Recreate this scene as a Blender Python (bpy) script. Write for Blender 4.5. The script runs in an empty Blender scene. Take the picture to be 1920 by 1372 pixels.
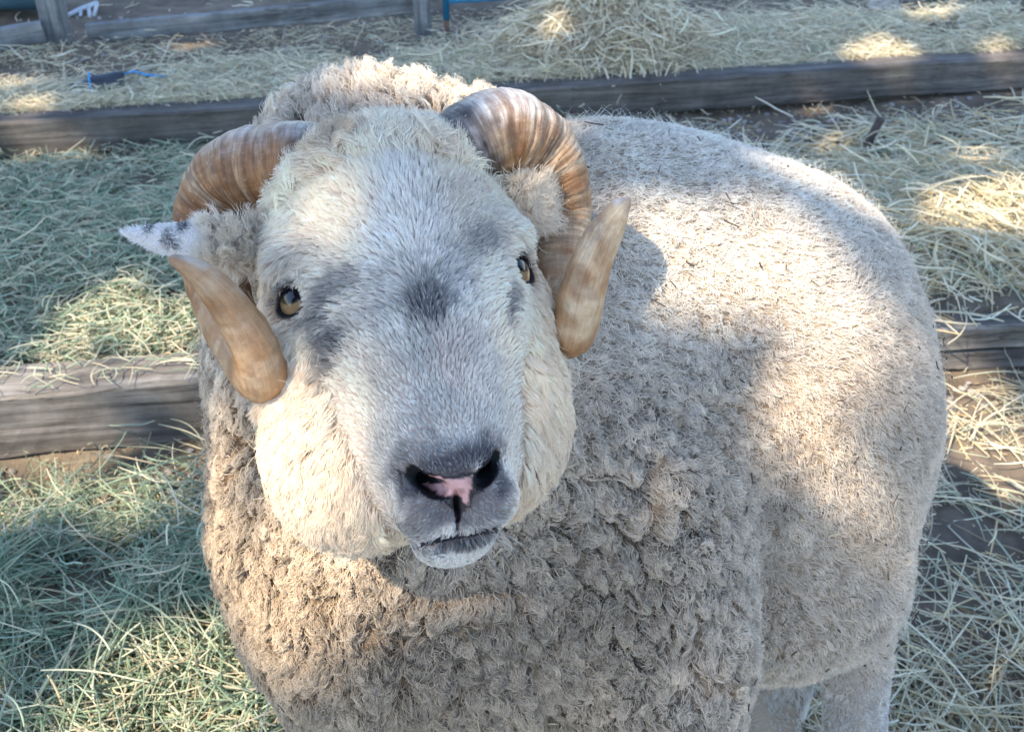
import bpy, bmesh, math
import numpy as np
from mathutils import Vector, kdtree

# ------------------------------------------------------------------ camera, sky, sun, exposure
S = bpy.context.scene
COL = S.collection
rng = np.random.default_rng(7)
CAM_H = 1.35
PITCH = math.radians(34)
F = 2059.0                       # focal length in pixels of the 1920 wide photograph
cam_d = bpy.data.cameras.new('camera')
cam = bpy.data.objects.new('camera', cam_d)
COL.objects.link(cam)
cam.location = (0, 0, CAM_H)
cam.rotation_euler = (math.radians(90) - PITCH, 0, 0)
cam_d.sensor_width = 36
cam_d.lens = 36 * F / 1920
cam_d.clip_start = 0.02
cam_d.clip_end = 300
cam_d.dof.use_dof = True
cam_d.dof.focus_distance = 0.83
cam_d.dof.aperture_fstop = 16
S.camera = cam

SUN_V = np.array([0.47, 0.42, -0.78])          # the way sunlight travels
SUN_V /= np.linalg.norm(SUN_V)
world = bpy.data.worlds.new('World')
S.world = world
world.use_nodes = True
nt = world.node_tree
sky = nt.nodes.new('ShaderNodeTexSky')
sky.sky_type = 'NISHITA'
sky.sun_disc = False
sky.sun_elevation = math.asin(-SUN_V[2])
sky.sun_rotation = math.atan2(-SUN_V[0], -SUN_V[1])
sky.air_density = 1.0
sky.dust_density = 0.4
sky.ozone_density = 2.2
bg = nt.nodes['Background']
bg.inputs['Strength'].default_value = 0.15
nt.links.new(sky.outputs[0], bg.inputs['Color'])
sun_d = bpy.data.lights.new('sun', 'SUN')
sun_d.energy = 3.1
sun_d.angle = math.radians(0.6)
sun_d.color = (1.0, 0.86, 0.66)
sun = bpy.data.objects.new('sun', sun_d)
COL.objects.link(sun)
sun.rotation_euler = Vector(tuple(-SUN_V)).to_track_quat('Z', 'Y').to_euler()
S.view_settings.view_transform = 'Standard'
S.view_settings.look = 'None'
S.view_settings.gamma = 1
S.view_settings.exposure = 1.82
S.render.engine = 'CYCLES'
S.cycles.max_bounces = 7
S.cycles.diffuse_bounces = 5
S.cycles.glossy_bounces = 3
S.cycles.transparent_max_bounces = 8
S.cycles.caustics_reflective = False
S.cycles.caustics_refractive = False

# ------------------------------------------------------------------ helpers
cp, sp = math.cos(PITCH), math.sin(PITCH)
MC = np.array([[1, 0, 0], [0, sp, -cp], [0, cp, sp]], float)   # columns: camera right, up, back


def P(px, py, d):
    """world point seen at a pixel of the 1920 wide photograph, at depth d metres"""
    c = np.array([(px - 960) / F * d, (686 - py) / F * d, -d])
    return MC @ c + np.array([0, 0, CAM_H])


def on_ground(px, py, z=0.0):
    a = P(px, py, 1.0) - np.array([0, 0, CAM_H])
    return np.array([0, 0, CAM_H]) + a * ((z - CAM_H) / a[2])


def h3(ix, iy, iz, seed):
    n = (ix * 374761393 + iy * 668265263 + iz * 1274126177 + seed * 974634777) & 0xffffffff
    n = ((n ^ (n >> 13)) * 1274126177) & 0xffffffff
    n = ((n ^ (n >> 16)) * 2246822519) & 0xffffffff
    return ((n ^ (n >> 15)) & 0xffff).astype(np.float32) / 65535.0


def noise(p, scale, seed=0):
    """smooth value noise in -1..1; p is (n,3)"""
    q = np.asarray(p, float) / scale + 1000.0
    i = np.floor(q).astype(np.int64)
    f = (q - i)
    f = f * f * (3 - 2 * f)
    r = 0
    for dx in (0, 1):
        wx = f[:, 0] if dx else 1 - f[:, 0]
        for dy in (0, 1):
            wy = f[:, 1] if dy else 1 - f[:, 1]
            for dz in (0, 1):
                wz = f[:, 2] if dz else 1 - f[:, 2]
                r = r + wx * wy * wz * h3(i[:, 0] + dx, i[:, 1] + dy, i[:, 2] + dz, seed)
    return r * 2 - 1


def sstep(a, b, x):
    t = np.clip((x - a) / (b - a), 0, 1)
    return t * t * (3 - 2 * t)


def nrm(v):
    return v / (np.linalg.norm(v, axis=-1, keepdims=True) + 1e-12)


def tag(o, label=None, cat=None, group=None, kind=None):
    if label: o['label'] = label
    if cat: o['category'] = cat
    if group: o['group'] = group
    if kind: o['kind'] = kind
    return o


def empty(name, loc):
    o = bpy.data.objects.new(name, None)
    COL.objects.link(o)
    o.location = tuple(loc)
    o.empty_display_size = 0.1
    bpy.context.view_layer.update()
    return o


def link(name, data, parent=None, mat=None):
    o = bpy.data.objects.new(name, data)
    COL.objects.link(o)
    if parent is not None:
        o.parent = parent
        m = parent.matrix_world.copy()
        p = parent
        loc = Vector((0, 0, 0))
        while p is not None:
            loc += p.location
            p = p.parent
        o.location = -loc                    # geometry is given in world coordinates
    if mat: data.materials.append(mat)
    return o


def mesh_np(name, v, f, smooth=True, col=None):
    """v (n,3), f (m,k) one face size"""
    me = bpy.data.meshes.new(name)
    v = np.ascontiguousarray(v, np.float32)
    f = np.ascontiguousarray(f, np.int32)
    me.vertices.add(len(v)); me.vertices.foreach_set('co', v.ravel())
    me.loops.add(f.size); me.loops.foreach_set('vertex_index', f.ravel())
    k = f.shape[1]
    me.polygons.add(len(f))
    me.polygons.foreach_set('loop_start', np.arange(0, f.size, k, dtype=np.int32))
    me.polygons.foreach_set('loop_total', np.full(len(f), k, np.int32))
    me.polygons.foreach_set('use_smooth', np.full(len(f), smooth))
    me.update(calc_edges=True)
    if col is not None:
        a = me.attributes.new('col', 'FLOAT_COLOR', 'POINT')
        c = np.ones((len(v), 4), np.float32); c[:, :3] = col
        a.data.foreach_set('color', c.ravel())
    return me


def curves_np(name, pts, rad, col):
    """pts (n,k,3), rad (n,k), col (n,k,3) -> hair curves data"""
    n, k = pts.shape[:2]
    cu = bpy.data.hair_curves.new(name)
    cu.add_curves([k] * n)
    cu.position_data.foreach_set('vector', np.ascontiguousarray(pts, np.float32).ravel())
    a = cu.attributes.get('radius') or cu.attributes.new('radius', 'FLOAT', 'POINT')
    a.data.foreach_set('value', np.ascontiguousarray(rad, np.float32).ravel())
    a = cu.attributes.new('col', 'FLOAT_COLOR', 'POINT')
    c = np.ones((n, k, 4), np.float32); c[..., :3] = col
    a.data.foreach_set('color', c.ravel())
    return cu


# ------------------------------------------------------------------ materials
def new_mat(name):
    m = bpy.data.materials.new(name)
    m.use_nodes = True
    return m, m.node_tree.nodes, m.node_tree.links, m.node_tree.nodes['Principled BSDF']


def strand_mat(name, rough=0.7, trans=0.25, spec=0.3):
    m, N, L, b = new_mat(name)
    at = N.new('ShaderNodeAttribute'); at.attribute_name = 'col'
    b.inputs['Roughness'].default_value = rough
    b.inputs['Specular IOR Level'].default_value = spec
    L.new(at.outputs['Color'], b.inputs['Base Color'])
    if trans > 0:
        t = N.new('ShaderNodeBsdfTranslucent')
        L.new(at.outputs['Color'], t.inputs['Color'])
        mx = N.new('ShaderNodeMixShader'); mx.inputs[0].default_value = trans
        L.new(b.outputs[0], mx.inputs[1]); L.new(t.outputs[0], mx.inputs[2])
        L.new(mx.outputs[0], N['Material Output'].inputs['Surface'])
    return m


def vcol_mat(name, rough=0.8, spec=0.3, bump=None, bscale=200, bdist=0.001, coat=0):
    m, N, L, b = new_mat(name)
    at = N.new('ShaderNodeAttribute'); at.attribute_name = 'col'
    L.new(at.outputs['Color'], b.inputs['Base Color'])
    b.inputs['Roughness'].default_value = rough
    b.inputs['Specular IOR Level'].default_value = spec
    b.inputs['Coat Weight'].default_value = coat
    b.inputs['Coat Roughness'].default_value = 0.25
    if bump:
        tc = N.new('ShaderNodeTexCoord')
        n = N.new('ShaderNodeTexNoise'); n.inputs['Scale'].default_value = bscale; n.inputs['Detail'].default_value = 6
        L.new(tc.outputs['Object'], n.inputs['Vector'])
        bp = N.new('ShaderNodeBump'); bp.inputs['Strength'].default_value = bump; bp.inputs['Distance'].default_value = bdist
        L.new(n.outputs['Fac'], bp.inputs['Height']); L.new(bp.outputs[0], b.inputs['Normal'])
    return m


def wood_mat(name, c0, c1, c2, axis_rot=0.0, rough=0.75):
    """weathered wood; grain runs along object x"""
    m, N, L, b = new_mat(name)
    tc = N.new('ShaderNodeTexCoord')
    mp = N.new('ShaderNodeMapping'); mp.inputs['Scale'].default_value = (2.0, 45, 45); mp.inputs['Rotation'].default_value = (0, 0, axis_rot)
    L.new(tc.outputs['Object'], mp.inputs['Vector'])
    n = N.new('ShaderNodeTexNoise'); n.inputs['Scale'].default_value = 1.0; n.inputs['Detail'].default_value = 8; n.inputs['Roughness'].default_value = 0.65; n.inputs['Distortion'].default_value = 0.3
    L.new(mp.outputs[0], n.inputs['Vector'])
    r = N.new('ShaderNodeValToRGB')
    r.color_ramp.elements[0].position = 0.3; r.color_ramp.elements[0].color = (*c0, 1)
    r.color_ramp.elements[1].position = 0.72; r.color_ramp.elements[1].color = (*c2, 1)
    e = r.color_ramp.elements.new(0.5); e.color = (*c1, 1)
    L.new(n.outputs['Fac'], r.inputs[0])
    n2 = N.new('ShaderNodeTexNoise'); n2.inputs['Scale'].default_value = 9; n2.inputs['Detail'].default_value = 9; n2.inputs['Roughness'].default_value = .7
    L.new(tc.outputs['Object'], n2.inputs['Vector'])
    r2 = N.new('ShaderNodeValToRGB')
    r2.color_ramp.elements[0].position = 0.35; r2.color_ramp.elements[0].color = (.55, .52, .5, 1)
    r2.color_ramp.elements[1].position = 0.65; r2.color_ramp.elements[1].color = (1.15, 1.15, 1.15, 1)
    L.new(n2.outputs['Fac'], r2.inputs[0])
    mu = N.new('ShaderNodeMixRGB'); mu.blend_type = 'MULTIPLY'; mu.inputs[0].default_value = 1
    L.new(r.outputs[0], mu.inputs[1]); L.new(r2.outputs[0], mu.inputs[2])
    mp3 = N.new('ShaderNodeMapping'); mp3.inputs['Scale'].default_value = (1.6, 26, 34); mp3.inputs['Location'].default_value = (3, 1, 2)
    L.new(tc.outputs['Object'], mp3.inputs['Vector'])
    n3 = N.new('ShaderNodeTexNoise'); n3.inputs['Scale'].default_value = 1; n3.inputs['Detail'].default_value = 3; n3.inputs['Distortion'].default_value = .8
    L.new(mp3.outputs[0], n3.inputs['Vector'])
    r3 = N.new('ShaderNodeValToRGB')                     # drying cracks along the grain
    r3.color_ramp.elements[0].position = .485; r3.color_ramp.elements[0].color = (1, 1, 1, 1)
    r3.color_ramp.elements[1].position = .515; r3.color_ramp.elements[1].color = (1, 1, 1, 1)
    e3 = r3.color_ramp.elements.new(.5); e3.color = (.28, .25, .22, 1)
    L.new(n3.outputs['Fac'], r3.inputs[0])
    mu3 = N.new('ShaderNodeMixRGB'); mu3.blend_type = 'MULTIPLY'; mu3.inputs[0].default_value = .85
    L.new(mu.outputs[0], mu3.inputs[1]); L.new(r3.outputs[0], mu3.inputs[2])
    L.new(mu3.outputs[0], b.inputs['Base Color'])
    b.inputs['Roughness'].default_value = rough
    bp = N.new('ShaderNodeBump'); bp.inputs['Strength'].default_value = 0.7; bp.inputs['Distance'].default_value = 0.004
    L.new(n.outputs['Fac'], bp.inputs['Height']); L.new(bp.outputs[0], b.inputs['Normal'])
    return m


def flat_mat(name, c, rough=0.6, var=0.15, scale=20, bump=0.2):
    m, N, L, b = new_mat(name)
    tc = N.new('ShaderNodeTexCoord')
    n = N.new('ShaderNodeTexNoise'); n.inputs['Scale'].default_value = scale; n.inputs['Detail'].default_value = 7
    L.new(tc.outputs['Object'], n.inputs['Vector'])
    r = N.new('ShaderNodeValToRGB')
    c = np.array(c)
    r.color_ramp.elements[0].position = .3; r.color_ramp.elements[0].color = (*(c * (1 - var)), 1)
    r.color_ramp.elements[1].position = .7; r.color_ramp.elements[1].color = (*np.minimum(c * (1 + var), .95), 1)
    L.new(n.outputs['Fac'], r.inputs[0]); L.new(r.outputs[0], b.inputs['Base Color'])
    b.inputs['Roughness'].default_value = rough
    bp = N.new('ShaderNodeBump'); bp.inputs['Strength'].default_value = bump; bp.inputs['Distance'].default_value = 0.003
    L.new(n.outputs['Fac'], bp.inputs['Height']); L.new(bp.outputs[0], b.inputs['Normal'])
    return m


# ------------------------------------------------------------------ ground
def _line(p0, p1, z):
    a, c = on_ground(*p0, z), on_ground(*p1, z)
    m = (c[1] - a[1]) / (c[0] - a[0])
    return lambda x: a[1] + m * (x - a[0])


lineAl = _line((0, 860), (390, 824), 0.0)
lineAr = _line((1762, 697), (1920, 688), 0.0)
lineB = _line((290, 281), (1920, 171), .10)


def lineA(x):
    w = sstep(-.1, .45, x)
    return lineAl(x) * (1 - w) + lineAr(x) * w




def mound(x, y):
    """height of bedding heaped above the soil"""
    def g(cx, cy, rx, ry, h): return h * np.exp(-((x - cx) / rx) ** 2 - ((y - cy) / ry) ** 2)
    m = g(-.62, 1.20, .34, .22, .07) + g(-.9, .95, .5, .4, .06)
    m += g(-1.0, 2.35, .8, .4, .05) + g(-.45, 2.1, .4, .3, .035)
    m += g(1.25, 2.55, .45, .28, .05) + g(.95, 2.3, .3, .15, .03)
    m += g(.24, 3.46, .21, .12, .175) + g(.50, 3.52, .22, .12, .08) + g(1.35, 3.72, .7, .18, .05) + g(-.9, 3.45, .7, .2, .02)
    return m


def soil(x, y):
    p = np.stack([x, y, 0 * x], 1)
    a = lineA(x); b = lineB(x)
    z = np.where(y < a + .05, 0.0, np.where(y < b + .05, .115 - .02 * sstep(.2, .9, y - a), .185))
    z = z + .012 * noise(p, .33, 3) + .006 * noise(p, .09, 4)
    dirt = 1.0
    z = z + dirt * (.005 * noise(p, .035, 5) + .003 * noise(p, .016, 6))
    z = z - .022 * np.exp(-((y - a + .05) / .07) ** 2) - .012 * np.exp(-((y - b + .06) / .08) ** 2)
    z = z + .05 * sstep(4.2, 8, y) * (1 + noise(p, 1.1, 8))
    return z


def gz(x, y):
    return soil(x, y) + mound(x, y)


def axis(segs):
    out = [segs[0][0]]
    for a, b, st in segs:
        n = max(1, int(round((b - a) / st)))
        out += list(a + (b - a) * (np.arange(1, n + 1) / n))
    return np.array(out)


ax = axis([(-60, -8, 4), (-8, -2.6, .3), (-2.6, -1.5, .03), (-1.5, 2.2, .014), (2.2, 3.4, .04), (3.4, 8, .4), (8, 60, 4)])
ay = axis([(-30, -2, 2), (-2, .4, .2), (.4, 4.3, .013), (4.3, 7.5, .04), (7.5, 14, .5), (14, 80, 4)])
gx, gy = np.meshgrid(ax, ay, indexing='ij')
gx = gx.ravel(); gy = gy.ravel()
gzv = gz(gx, gy)
nx, ny = len(ax), len(ay)
idx = np.arange(nx * ny).reshape(nx, ny)
gf = np.stack([idx[:-1, :-1], idx[1:, :-1], idx[1:, 1:], idx[:-1, 1:]], -1).reshape(-1, 4)
gp = np.stack([gx, gy, gzv], 1)
n1 = noise(gp, .25, 11); n2 = noise(gp, .05, 12); n3 = noise(gp, .018, 13)
gc = np.array([.15, .118, .088]) * (1 + .35 * n1 + .25 * n2 + .25 * n3)[:, None]
mm = np.clip(mound(gx, gy) / .04, 0, 1)[:, None]
gc = gc * (1 - .6 * mm) + np.array([.10, .085, .045]) * .6 * mm
green = sstep(4.0, 4.8, gy)[:, None] * sstep(-.1, .5, n1)[:, None] * .5
gc = gc * (1 - green) + np.array([.05, .07, .03]) * green
ground = link('ground', mesh_np('ground', gp, gf, True, np.clip(gc, .01, .9)), None,
              vcol_mat('dry_soil', .95, .2, .8, 160, .004))
tag(ground, kind='structure')


# ------------------------------------------------------------------ straw and hay
straw_mat = strand_mat('straw', .55, .2, .35)


def strands_on(name, n, sampler, L0, L1, r0, r1, palette, lift=.012, tilt=.22, bend=.35, parent=None, k=6, zoff=0.0, orient=None, ground_fn=gz):
    x, y, wgt = sampler(n)
    n = len(x)
    L = rng.uniform(L0, L1, n) ** 1
    th = rng.uniform(0, 2 * np.pi, n) if orient is None else orient(x, y)
    d = np.stack([np.cos(th), np.sin(th), rng.normal(0, tilt, n)], 1)
    d = nrm(d)
    side = np.stack([-np.sin(th), np.cos(th), 0 * th], 1)
    c = np.stack([x, y, 0 * x], 1)
    t = np.linspace(-.5, .5, k)
    bd = rng.normal(0, bend, n) * L
    bz = rng.normal(-.12, .15, n) * L
    kink = rng.uniform(-.35, .35, n)
    kb = rng.normal(0, .25, n) * (rng.random(n) < .4)
    pts = c[:, None, :] + d[:, None, :] * (t[None, :, None] * L[:, None, None])
    q = (t[None, :] ** 2 - .08)
    pts = pts + side[:, None, :] * (bd[:, None] * q + (kb * L)[:, None] * np.maximum(t[None] - kink[:, None], 0))[..., None]
    pts[..., 2] += bz[:, None] * q
    g = ground_fn(pts[..., 0].ravel(), pts[..., 1].ravel()).reshape(n, k)
    base = g.mean(1, keepdims=True) * .6 + g * .4
    lf = np.abs(rng.normal(0, 1, n)) * lift * wgt
    pts[..., 2] += base + lf[:, None] + zoff
    pts[..., 2] = np.maximum(pts[..., 2], g + .001)
    R = rng.uniform(r0, r1, n)[:, None] * np.array([.7, 1, 1, 1, .9, .5])[None, :k]
    pal = np.array(palette)
    ci = rng.integers(0, len(pal), n)
    ccol = pal[ci] * rng.uniform(.75, 1.2, n)[:, None]
    cc = np.repeat(ccol[:, None, :], k, 1)
    o = link(name, curves_np(name, pts, R, np.clip(cc, 0, .9)), parent, straw_mat)
    return o


def region(x0, x1, y0f, y1f, dens):
    """rejection sampler over x0..x1 and between two lines with a density function"""
    def s(n):
        m = int(n * 3)
        x = rng.uniform(x0, x1, m); u = rng.random(m)
        a = y0f(x); b = y1f(x)
        y = a + (b - a) * u
        w = np.clip(dens(x, y) * (1 + .9 * noise(np.stack([x, y, 0 * x], 1), .16, 21) + .5 * noise(np.stack([x, y, 0 * x], 1), .05, 22)), 0, 1)
        keep = rng.random(m) < w
        x, y, w = x[keep][:n], y[keep][:n], w[keep][:n]
        return x, y, np.ones(len(x))
    return s


YEL = [(.70, .55, .31), (.76, .64, .40), (.62, .48, .26), (.66, .57, .36), (.50, .37, .20), (.80, .70, .50)]
GRN = [(.32, .40, .25), (.40, .46, .31), (.26, .35, .23), (.48, .50, .35), (.20, .28, .18), (.56, .55, .39), (.36, .45, .34)]
MIX = [(.60, .55, .38), (.50, .50, .35), (.66, .59, .42), (.38, .41, .28), (.70, .61, .42), (.56, .49, .34)]
PALE = [(.76, .66, .46), (.66, .59, .42), (.82, .73, .55), (.50, .43, .31), (.86, .77, .60), (.60, .50, .34)]
DGR = [(.14, .21, .13), (.18, .25, .16), (.12, .16, .10), (.24, .30, .19)]
one = lambda x, y: np.ones_like(x)

tag(strands_on('hay_near', 24000, region(-1.35, -.02, lambda x: .35 + 0 * x, lambda x: lineA(x) - .02, lambda x, y: (.35 + .65 * sstep(.02, .05, mound(x, y))) * (.06 + .94 * sstep(.08, .22, lineA(x) - y))),
               .04, .18, .0005, .0014, GRN + GRN + DGR + DGR + MIX + [(.34, .28, .18)], lift=.030, tilt=.3, bend=.3),
    kind='stuff')
tag(strands_on('straw_near', 6500, region(-.75, .15, lambda x: .35 + 0 * x, lambda x: 1.0 - .3 * x, lambda x, y: sstep(1.05, .85, y) + .1),
               .03, .12, .0007, .0018, YEL + PALE + MIX, lift=.03, tilt=.22, bend=.2), kind='stuff')
tag(strands_on('hay_terrace', 30000, region(-2.1, .3, lambda x: lineA(x) + .13, lambda x: lineB(x) - .02, one),
               .02, .11, .0006, .0017, GRN + MIX + MIX + DGR, lift=.02, tilt=.25), kind='stuff')
tag(strands_on('straw_right', 19000, region(.25, 3.0, lambda x: lineA(x) + .12, lambda x: lineB(x) - .04, lambda x, y: (.10 + .90 * sstep(.12, .38, lineB(x) - y)) * (.25 + .75 * sstep(.95, .6, y - lineA(x))) * (.5 + .5 * sstep(.4, .9, x))),
               .04, .20, .0007, .0023, YEL + PALE + MIX, lift=.026, tilt=.18, bend=.2), kind='stuff')
tag(strands_on('straw_front_right', 12000, region(.2, 1.8, lambda x: .3 + 0 * x, lambda x: lineA(x) - .02, lambda x, y: .16 + .84 * sstep(1.40, .95, y)),
               .04, .22, .0006, .0017, PALE + YEL + MIX + MIX + [(.30, .24, .15)], lift=.02, tilt=.14, bend=.16), kind='stuff')
tag(strands_on('straw_upper_terrace', 60000, region(-2.2, 3.4, lambda x: lineB(x) + .08, lambda x: lineB(x) + .75,
               lambda x, y: .03 + .97 * sstep(.50, .34, y - lineB(x) + .12 * noise(np.stack([x, y, 0 * x], 1), .4, 31) + .1 * sstep(.3, -1.2, x))),
               .02, .11, .0005, .0013, PALE + PALE + MIX, lift=.018, tilt=.25), kind='stuff')
tag(strands_on('straw_scatter', 1600, region(-3, 4, lambda x: lineB(x) + .5, lambda x: 6.5 + 0 * x, lambda x, y: .5 + 0 * x),
               .02, .09, .001, .002, PALE, lift=.006, tilt=.12), kind='stuff')
tag(strands_on('chaff', 45000, region(-2.0, 3.0, lambda x: .35 + 0 * x, lambda x: lineB(x) + .9, one), .004, .020, .0004, .0011, MIX + YEL + YEL + [(.2, .15, .1), (.3, .22, .14), (.25, .2, .14)], lift=.012, tilt=.3, bend=.2), kind='stuff')
heap = empty('straw_heap', (.27, 3.47, .2))
tag(heap, 'tall tangled heap of pale yellow straw piled on the upper terrace behind the ram', 'straw heap')
h1 = strands_on('straw_mass', 3400, lambda n: (rng.normal(.27, .15, n), rng.normal(3.47, .08, n), np.ones(n)),
                .05, .20, .0008, .0025, PALE + PALE + [(.35, .27, .18), (.45, .36, .25)], lift=.035, tilt=.35, bend=.8, parent=heap)
tag(h1, kind='stuff')


# ------------------------------------------------------------------ timber and fence
def beam_mesh(name, a, b, w, h, nseg=24, rough=.0025, bev=.006, seed=0, end_cut=.0):
    """squared timber from a to b (centre line of its underside front edge), depth w away from the camera side, height h.
    Returned in local coordinates with x along the timber."""
    a = np.array(a, float); b = np.array(b, float)
    L = np.linalg.norm(b - a)
    ring = []
    ys = [0, w]; zs = [0, h]
    prof = [(bev, 0), (w - bev, 0), (w, bev), (w, h - bev), (w - bev, h), (w * .5, h), (bev, h), (0, h - bev), (0, h * .5), (0, bev)]
    prof = np.array(prof)
    k = len(prof)
    xs = np.linspace(0, L, nseg + 1)
    v = np.zeros((nseg + 1, k, 3))
    v[..., 0] = xs[:, None]
    v[..., 1] = prof[None, :, 0]; v[..., 2] = prof[None, :, 1]
    flat = v.reshape(-1, 3)
    flat[:, 1] += rough * noise(flat, .11, seed + 1) + rough * .6 * noise(flat, .03, seed + 2)
    flat[:, 2] += rough * noise(flat, .13, seed + 3) + rough * .6 * noise(flat, .03, seed + 4)
    fs = []
    for i in range(nseg):
        for j in range(k):
            fs.append((i * k + j, i * k + (j + 1) % k, (i + 1) * k + (j + 1) % k, (i + 1) * k + j))
    me = bpy.data.meshes.new(name)
    faces = [tuple(reversed(q)) for q in fs] + [tuple(range(k)), tuple(reversed(range(nseg * k, nseg * k + k)))]
    me.from_pydata([tuple(q) for q in flat], [], faces)
    me.update()
    return me


def beam(name, a, b, w, h, mat, parent=None, seed=0, nseg=24, rough=.0025, bev=.006):
    a = np.array(a, float); b = np.array(b, float)
    me = beam_mesh(name, a, b, w, h, nseg, rough, bev, seed)
    me.materials.append(mat)
    o = bpy.data.objects.new(name, me)
    COL.objects.link(o)
    d = b - a
    o.rotation_euler = (0, -math.asin(d[2] / np.linalg.norm(d)), math.atan2(d[1], d[0]))
    o.location = tuple(a)
    if parent is not None:
        o.parent = parent
        o.location = tuple(a - np.array(parent.location))
    return o


grey_wood = wood_mat('weathered_grey_timber', (.055, .048, .042), (.165, .150, .132), (.31, .285, .255))
dark_wood = wood_mat('dark_damp_timber', (.05, .044, .038), (.11, .097, .084), (.20, .178, .155))
pale_wood = wood_mat('pale_bleached_board', (.14, .135, .13), (.24, .235, .22), (.36, .35, .33))
xa = np.array([-2.3, .55, 2.6])
t1 = beam('timber_beam', (-2.2, lineAl(-2.2), -.002), (.40, lineAl(.40), -.004), .115, .146, grey_wood, seed=10, nseg=60)
tag(t1, 'weathered grey timber sleeper edging the terrace left of the ram, crossed by sunlight', 'timber beam', 'timber edging beams')
tb = empty('timber_beam', (.5, lineAr(.5), 0))
tag(tb, 'edging of stacked weathered boards right of the ram, half in shade', 'timber beam', 'timber edging beams')
beam('board', (.50, lineAr(.50) + .004, -.002), (2.8, lineAr(2.8) + .004, -.002), .10, .048, grey_wood, tb, 20, 50, bev=.004)
beam('board', (.47, lineAr(.47), .050), (2.8, lineAr(2.8), .050), .11, .060, grey_wood, tb, 30, 50, bev=.006)
fb = empty('flat_board', (.8, lineAr(.8) + .16, .1))
tag(fb, 'bluish weathered boards lying flat behind the stacked edging, strewn with straw', 'board')
beam('board', (.70, lineAr(.70) + .135, .090), (2.7, lineAr(2.7) + .150, .090), .085, .03, pale_wood, fb, 40, 40, bev=.004)
beam('board', (.72, lineAr(.72) + .228, .098), (2.7, lineAr(2.7) + .245, .098), .095, .03, pale_wood, fb, 50, 40, bev=.004)
t3 = beam('timber_beam', (-2.6, lineB(-2.6), .10), (3.9, lineB(3.9), .112), .085, .105, dark_wood, seed=60, nseg=90)
tag(t3, 'long dark timber sleeper edging the upper terrace behind the ram', 'timber beam', 'timber edging beams')

# straw lying over the flat boards and edges
tag(strands_on('straw_on_boards', 330, lambda n: (rng.uniform(.6, 1.5, n), lineA(rng.uniform(.6, 1.5, n)) + rng.uniform(.0, .36, n), np.ones(n)),
               .06, .2, .0012, .0026, PALE + YEL, lift=.006, tilt=.06, zoff=.118,
               ground_fn=lambda x, y: 0 * x), kind='stuff')
tag(strands_on('hay_on_beam', 200, lambda n: (lambda x: (x, lineA(x) + rng.uniform(.01, .13, n), np.ones(n)))(rng.uniform(-1.3, -.3, n)),
               .02, .07, .0007, .0014, GRN + MIX, lift=.003, tilt=.03, zoff=.152, ground_fn=lambda x, y: 0 * x), kind='stuff')

fence = empty('timber_fence', (-1.0, 3.6, .2))
tag(fence, 'low grey timber rail fence with square posts at the back left of the pen', 'fence')
fwood = wood_mat('blue_grey_fence_wood', (.07, .078, .082), (.16, .17, .175), (.29, .30, .30))


def post(px, py, w, h, mat, parent, name='post', z=.19, seed=1, dpt=None, lean=0.0):
    g = on_ground(px, py, z)
    dpt = dpt or w
    me = beam_mesh(name, (0, 0, 0), (0, 0, h), dpt, w, 10, .002, .004, seed)
    me.materials.append(mat)
    o = bpy.data.objects.new(name, me); COL.objects.link(o)
    o.rotation_euler = (0, -math.pi / 2, 0)
    o.rotation_euler = (0, -math.pi / 2 + lean, 0)
    loc = np.array([g[0] + w / 2, g[1], z - .03])
    if parent is not None:
        o.parent = parent; loc = loc - np.array(parent.location)
    o.location = tuple(loc)
    return o


post(106, 90, .072, .9, fwood, fence, seed=3)
post(793, 74, .055, .9, fwood, fence, seed=4)
post(755, 26, .036, .8, wood_mat('pale_stake_wood', (.3, .3, .3), (.42, .42, .41), (.52, .52, .5)), fence, name='stake', z=.21, seed=5)


def rail(p0, p1, y0, y1, h, name='rail', seed=1, mat=None, w=.03):
    """rail whose lower front edge runs between two pixels at the given distances"""
    a = P(p0[0], p0[1], 1) - np.array([0, 0, CAM_H]); a = np.array([0, 0, CAM_H]) + a * (y0 / a[1])
    b = P(p1[0], p1[1], 1) - np.array([0, 0, CAM_H]); b = np.array([0, 0, CAM_H]) + b * (y1 / b[1])
    return beam(name, a, b, w, h, mat or fwood, fence, seed, 20, .002, .004)


rail((-120, 118), (88, 80), 3.46, 3.56, .068, seed=7)
rail((168, 84), (790, 26), 3.62, 3.78, .064, seed=8)
rail((168, -95), (790, -150), 3.66, 3.80, .08, seed=9)
rail((-120, -60), (88, -95), 3.48, 3.58, .08, seed=12)


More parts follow.
